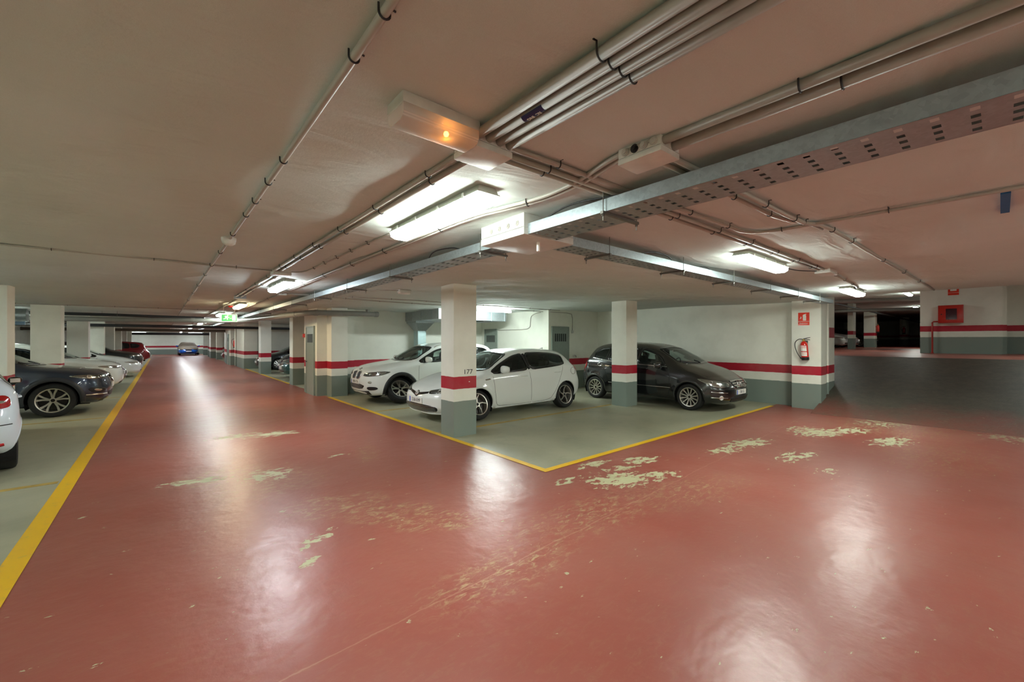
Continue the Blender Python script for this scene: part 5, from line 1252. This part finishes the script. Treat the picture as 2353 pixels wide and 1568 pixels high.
# black compact MPV by the right-hand wall, nose towards the cross aisle
def black_mpv():
    c = Car('mpv_car', 'mpv', 'dusty black compact MPV with chrome star grille beside the striped right wall', (10.36, 6.065, 0), -PI/2, P_BLACK, .8, spokes=12, glass=M_GLASS)
    poly = [(-.36,.72),(0,.735),(.36,.72),(.30,.60),(.2,.545),(-.2,.545),(-.30,.60)]
    c.grille(poly, None, name='grille', mat=M_BLACK, keep=.12)
    for z, hw in ((.70,.34),(.65,.32),(.60,.29),(.565,.22)): c.strip([(-hw,z),(0,z+.008),(hw,z)], lambda y, z_: c.front(y, z_), .030, 'grille_bar', M_CHROME, .016)
    wing_emblem(c, 0, .64, .085, 'star')
    c.headlights([(.12,.42,.585),(.22,.62,.57),(.38,.78,.61),(.66,.86,.755),(.55,.82,.765),(.26,.58,.70),(.13,.43,.66)], (-.72,-.69,0), frame=M_LAMPL)
    c.plate(.455, '1361 G')
    c.grille([(-.50,.37),(.50,.37),(.42,.23),(-.42,.23)], [[(-.44,z),(.44,z)] for z in (.26,.295,.33)], name='lower_grille', mat=M_BLACK)
    for sg in (1, -1):
        dd = Vector((-.8, -.6*sg, 0)); a = Vector((0, 0, 1)).cross(dd).normalized(); fn = lambda q, z, a=a, dd=dd: c.cast(Vector((a.x*q, a.y*q, z)), dd)
        q0 = c.X(.14)*a.x+.50*sg*a.y; q1 = c.X(.36)*a.x+.80*sg*a.y
        c.strip([(q0,.455),(q1,.475)], fn, .016, 'chrome_bumper_strip', M_CHROME, .006, smooth=0)
        c.strip([(q0,.34),(q1,.35)], fn, .016, 'chrome_bumper_strip', M_CHROME, .006, smooth=0)
        p, n = fn(q0*.55+q1*.45, .345); b = n.orthogonal().normalized(); e = n.cross(b)
        f = MB().tube([p+n*.008+(b*math.cos(t)+e*math.sin(t))*.042 for t in [2*PI*i/18 for i in range(18)]], .011, 6, closed=True).build('fog_lamp', M_CHROME, c.root, smooth='all', world=False)
        MB().add([p+n*.006+(b*math.cos(t)+e*math.sin(t))*.04 for t in [2*PI*i/18 for i in range(18)]], [tuple(range(18))]).build('lens', M_LAMPL, f, world=False)
        fs = lambda u, z, sg=sg: c.side(u, z, sg)
        c.strip([(1.28,.50),(3.12,.50)], fs, .014, 'chrome_side_strip', M_CHROME, .006, smooth=0)
        c.strip([(1.40,1.0),(2.2,1.03),(3.2,1.09),(3.72,1.16)], fs, .016, 'chrome_waist_strip', M_CHROME, .007)
        c.strip([(1.5,.995),(1.66,1.005)], fs, .012, 'handle_trim', M_CHROME, .012, smooth=0)
    c.tails([(3.85,.82,1.03),(4.0,.78,1.03),(4.16,.60,.98),(4.2,.5,.86),(4.05,.76,.78),(3.92,.83,.86)], (.72,-.69,0))
    p, n = c.side(3.42, .98, -1)
    t = Vector((1, 0, 0)); b = n.cross(t).normalized(); t = b.cross(n)
    MB().tube([p+n*.003+t*(.075*math.cos(a))+b*(.042*math.sin(a)) for a in [2*PI*i/24 for i in range(24)]], .006, 6, closed=True).build('fuel_flap', M_CHROME, c.root, smooth='all', world=False)
black_mpv()

# slate-blue SUV on the left, nose to the aisle
def slate_suv():
    c = Car('suv_car', 'suv_r', 'slate-blue SUV with dark wheel arches and five twin-spoke wheels in the nearest left bay', (-3.14, 14.0, 0), 0.0, P_SLATE, .8, rim='twin', glass=M_GLASSD, arch_m=paint('slate_arch', srgb(40, 44, 52), .5, .1))
    c.headlights([(.12,.36,.80),(.22,.58,.785),(.42,.80,.795),(.68,.88,.865),(.5,.82,.885),(.24,.55,.86),(.12,.38,.85)], (-.74,-.67,0), frame=M_LAMPL)
    c.grille([(-.36,.84),(.36,.84),(.34,.70),(.2,.655),(-.2,.655),(-.34,.70)], [[(-.33,z),(.33,z)] for z in (.69,.73,.77,.81)], name='grille', smat=M_CHROME, w=.012)
    wing_emblem(c, 0, .75, .085, 'diamond')
    c.grille([(-.5,.50),(.5,.50),(.42,.36),(-.42,.36)], None, name='lower_grille', mat=M_BLACK)
    for (o, fn, P2) in c.hl([(.17,.50,.56),(.30,.74,.60),(.40,.82,.585),(.36,.80,.50),(.2,.58,.46)], (-.8,-.6,0), 'fog_lamp_recess', M_BLACK): 
        if o: s_ = c.patch([np.array(P2).mean(0)+(np.array(q)-np.array(P2).mean(0))*.45 for q in P2], fn, 'fog_lamp', M_LAMPL, .01, o, step=.02)
    for sg in (1, -1):
        dd = Vector((-.8, -.6*sg, 0)); a = Vector((0, 0, 1)).cross(dd).normalized(); fn = lambda q, z, a=a, dd=dd: c.cast(Vector((a.x*q, a.y*q, z)), dd)
        c.strip([(c.X(.14)*a.x+.45*sg*a.y, .425), (c.X(.40)*a.x+.84*sg*a.y, .44)], fn, .022, 'bumper_trim', M_ALLOY, .008, smooth=0)
    c.plate(.60, '')
    c.strip([(-.62,.325),(-.3,.30),(.3,.30),(.62,.325)], lambda y, z: c.front(y, z), .1, 'front_skid_plate', M_BLACK, .008)
slate_suv()

def plain_front(c, hz, gz, pz=.5, text=''):
    """lamps, grille and plate of a car seen from farther off"""
    c.hl([(.12,.40,hz-.035),(.25,.60,hz-.05),(.5,.82,hz),(.62,.86,hz+.05),(.3,.60,hz+.05),(.13,.42,hz+.025)], (-.72,-.69,0), 'headlight', M_LAMPL, step=.06)
    c.grille([(-.34,gz+.06),(.34,gz+.06),(.26,gz-.06),(-.26,gz-.06)], [[(-.3,gz+.02),(.3,gz+.02)],[(-.28,gz-.02),(.28,gz-.02)]], smat=M_CHROME, w=.014)
    c.grille([(-.5,.36),(.5,.36),(.42,.26),(-.42,.26)], None, name='lower_grille', mat=M_BLACK)
    c.plate(pz, text)
def plain_tail(c, z=.93):
    L = c.L; c.tails([(L-.42,.80*c.W/.875,z+.09),(L-.25,.72*c.W/.875,z+.09),(L-.08,.55*c.W/.875,z+.05),(L-.06,.5*c.W/.875,z-.05),(L-.2,.70*c.W/.875,z-.08),(L-.36,.8*c.W/.875,z-.03)], (.72,-.69,0))

# small white car at the left edge, tail towards us
def white_city():
    a = math.radians(102.0)
    c = Car('city_car', 'city', 'small white car with its red tail light at the left edge of the photo', (-2.46, 9.22, 0), a, P_WHITEB, .8, rim='alloy', spokes=8)
    L = c.L
    for (o, fn, P2) in c.hl([(L-.25,.74,.97),(L-.14,.66,.97),(L-.06,.48,.93),(L-.06,.46,.84),(L-.14,.64,.81),(L-.24,.745,.83)], (.72,-.69,0), 'tail_light', M_TAIL, step=.03, keep=.2):
        if o is None: continue
        P = np.array(P2); q = P.mean(0)
        s_ = c.patch([q+(p-q)*np.array([.7,.22]) for p in P], fn, 'light_band', M_LAMPL, .010, o, step=.02)
    for sg in (1, -1): c.strip([(sg*.48,.36),(sg*.68,.385)], lambda y, z: c.cast((-c.L/2+1, y, z), (1, 0, 0)), .035, 'reflector', M_REFL, .008, smooth=0)
    c.strip([(-.75,.62),(0,.63),(.75,.62)], lambda y, z: c.cast((-c.L/2+1, y, z), (1, 0, 0)), .012, 'bumper_seam', M_INK, .002, smooth=0)
    c.plate(.72, '', rear=True)
    c.strip([(-.5,.30),(.5,.30)], lambda y, z: c.cast((-c.L/2+1, y, z), (1, 0, 0)), .09, 'bumper_insert', M_BLACK, .006, smooth=0)
white_city()

def far_car(name, spec, label, nose, y, dirn, pm, hz, gz, res=1.2, tail=False, pz=.5, z=0.0, rim='alloy', spokes=10, interior=True, glass=None):
    """a car whose nose (or tail) stands at x = nose; dirn is the way it heads along x"""
    L = CARS[spec]['L']; lead = nose-(-L/2 if tail else L/2)*dirn
    c = Car(name, spec, label, (lead, y, z), 0.0 if dirn > 0 else PI, pm, res, rim=rim, spokes=spokes, interior=interior, glass=glass)
    if tail: plain_tail(c)
    else: plain_front(c, hz, gz, pz)
    return c
far_car('suv_car', 'suv', 'white SUV behind the slate-blue one, second nose along the left bays', -.95, 18.7, 1, P_WHITE, .82, .76, pz=.62)
far_car('hatchback_car', 'hatch', 'black hatchback between the two white cars of the left row', -1.02, 21.3, 1, P_CHAR, .66, .60, pz=.47)
far_car('saloon_car', 'sedan', 'low white car with pointed headlights after the black hatchback in the left row', -.72, 25.9, 1, P_WHITE, .66, .60, pz=.47)
far_car('hatchback_car', 'hatch', 'black car set back behind the low white car in the left row', -1.25, 28.7, 1, P_BLACK, .66, .60, 1.6, pz=.47, interior=False)
far_car('suv_car', 'suv', 'dark tall SUV far down the left row of bays', -.82, 31.6, 1, P_CHAR, .82, .76, 1.6, pz=.62, interior=False)
far_car('suv_car', 'suv', 'dark red SUV showing its red tail light at the far end of the left row', -.62, 39.5, -1, P_RED, .8, .7, 1.6, tail=True, interior=False)
far_car('hatchback_car', 'hatch', 'teal hatchback nosing out between the two pillars past the storeroom', 3.98, 20.5, -1, P_TEAL, .66, .60, pz=.46, spokes=8)
far_car('mpv_car', 'mpv', 'navy people carrier with steep windscreen behind the teal hatchback', 4.40, 23.05, -1, P_NAVY, .68, .64, pz=.46, rim='swirl')
far_car('hatchback_car', 'hatch', 'dark green-black car between the second and third pillars on the right', 4.0, 26.9, -1, P_CHAR, .66, .60, 1.6, pz=.46, interior=False)
far_car('hatchback_car', 'hatch', 'dark red car with bright reflections far down the right row', 3.75, 41.6, -1, P_RED, .66, .60, 1.6, pz=.46, interior=False)
# blue car under a half cover in front of the end wall, facing us
def covered_car():
    c = Car('covered_car', 'hatch', 'bright blue car under a brown dust cover in front of the end wall', (2.25, 60.2, 0), -PI/2, P_BLUE, 1.6, interior=False)
    plain_front(c, .66, .60, .46)
    V, F = c.V, c.F; ce = V[F].mean(1); k = (ce[:, 2] > .70)
    m = MB(); used = np.unique(F[k]); mp = {int(a): i for i, a in enumerate(used)}
    ctr = np.array([0, 0, .6]); vs = [tuple(ctr+(V[a]-ctr)*1.03) for a in used]
    m.add(vs, [tuple(mp[int(q)] for q in f) for f in F[k]]).build('dust_cover', M_COVER, c.root, smooth='all', world=False)
covered_car()
# cars on the upper level beyond the ramp, noses to the upper aisle (facing -y)
def upper_car(name, spec, label, x, y, pm, hz, gz, res=1.6):
    c = Car(name, spec, label, (x, y+CARS[spec]['L']/2, ZU), -PI/2, pm, res, interior=False); plain_front(c, hz, gz, .5)
upper_car('hatchback_car', 'hatch', 'pale car with dark lower grille on the upper level, just past the ramp wall', 33.6, 6.35, P_WHITE, .66, .60)
upper_car('saloon_car', 'sedan', 'silver-nosed car next to the pale one on the upper level', 36.0, 6.2, P_SILVER, .66, .60)
upper_car('hatchback_car', 'hatch', 'dark car in the unlit end of the upper level', 44.0, 6.4, P_CHAR, .66, .60)

for o in bpy.data.objects:
    if '_o' in o: del o['_o']
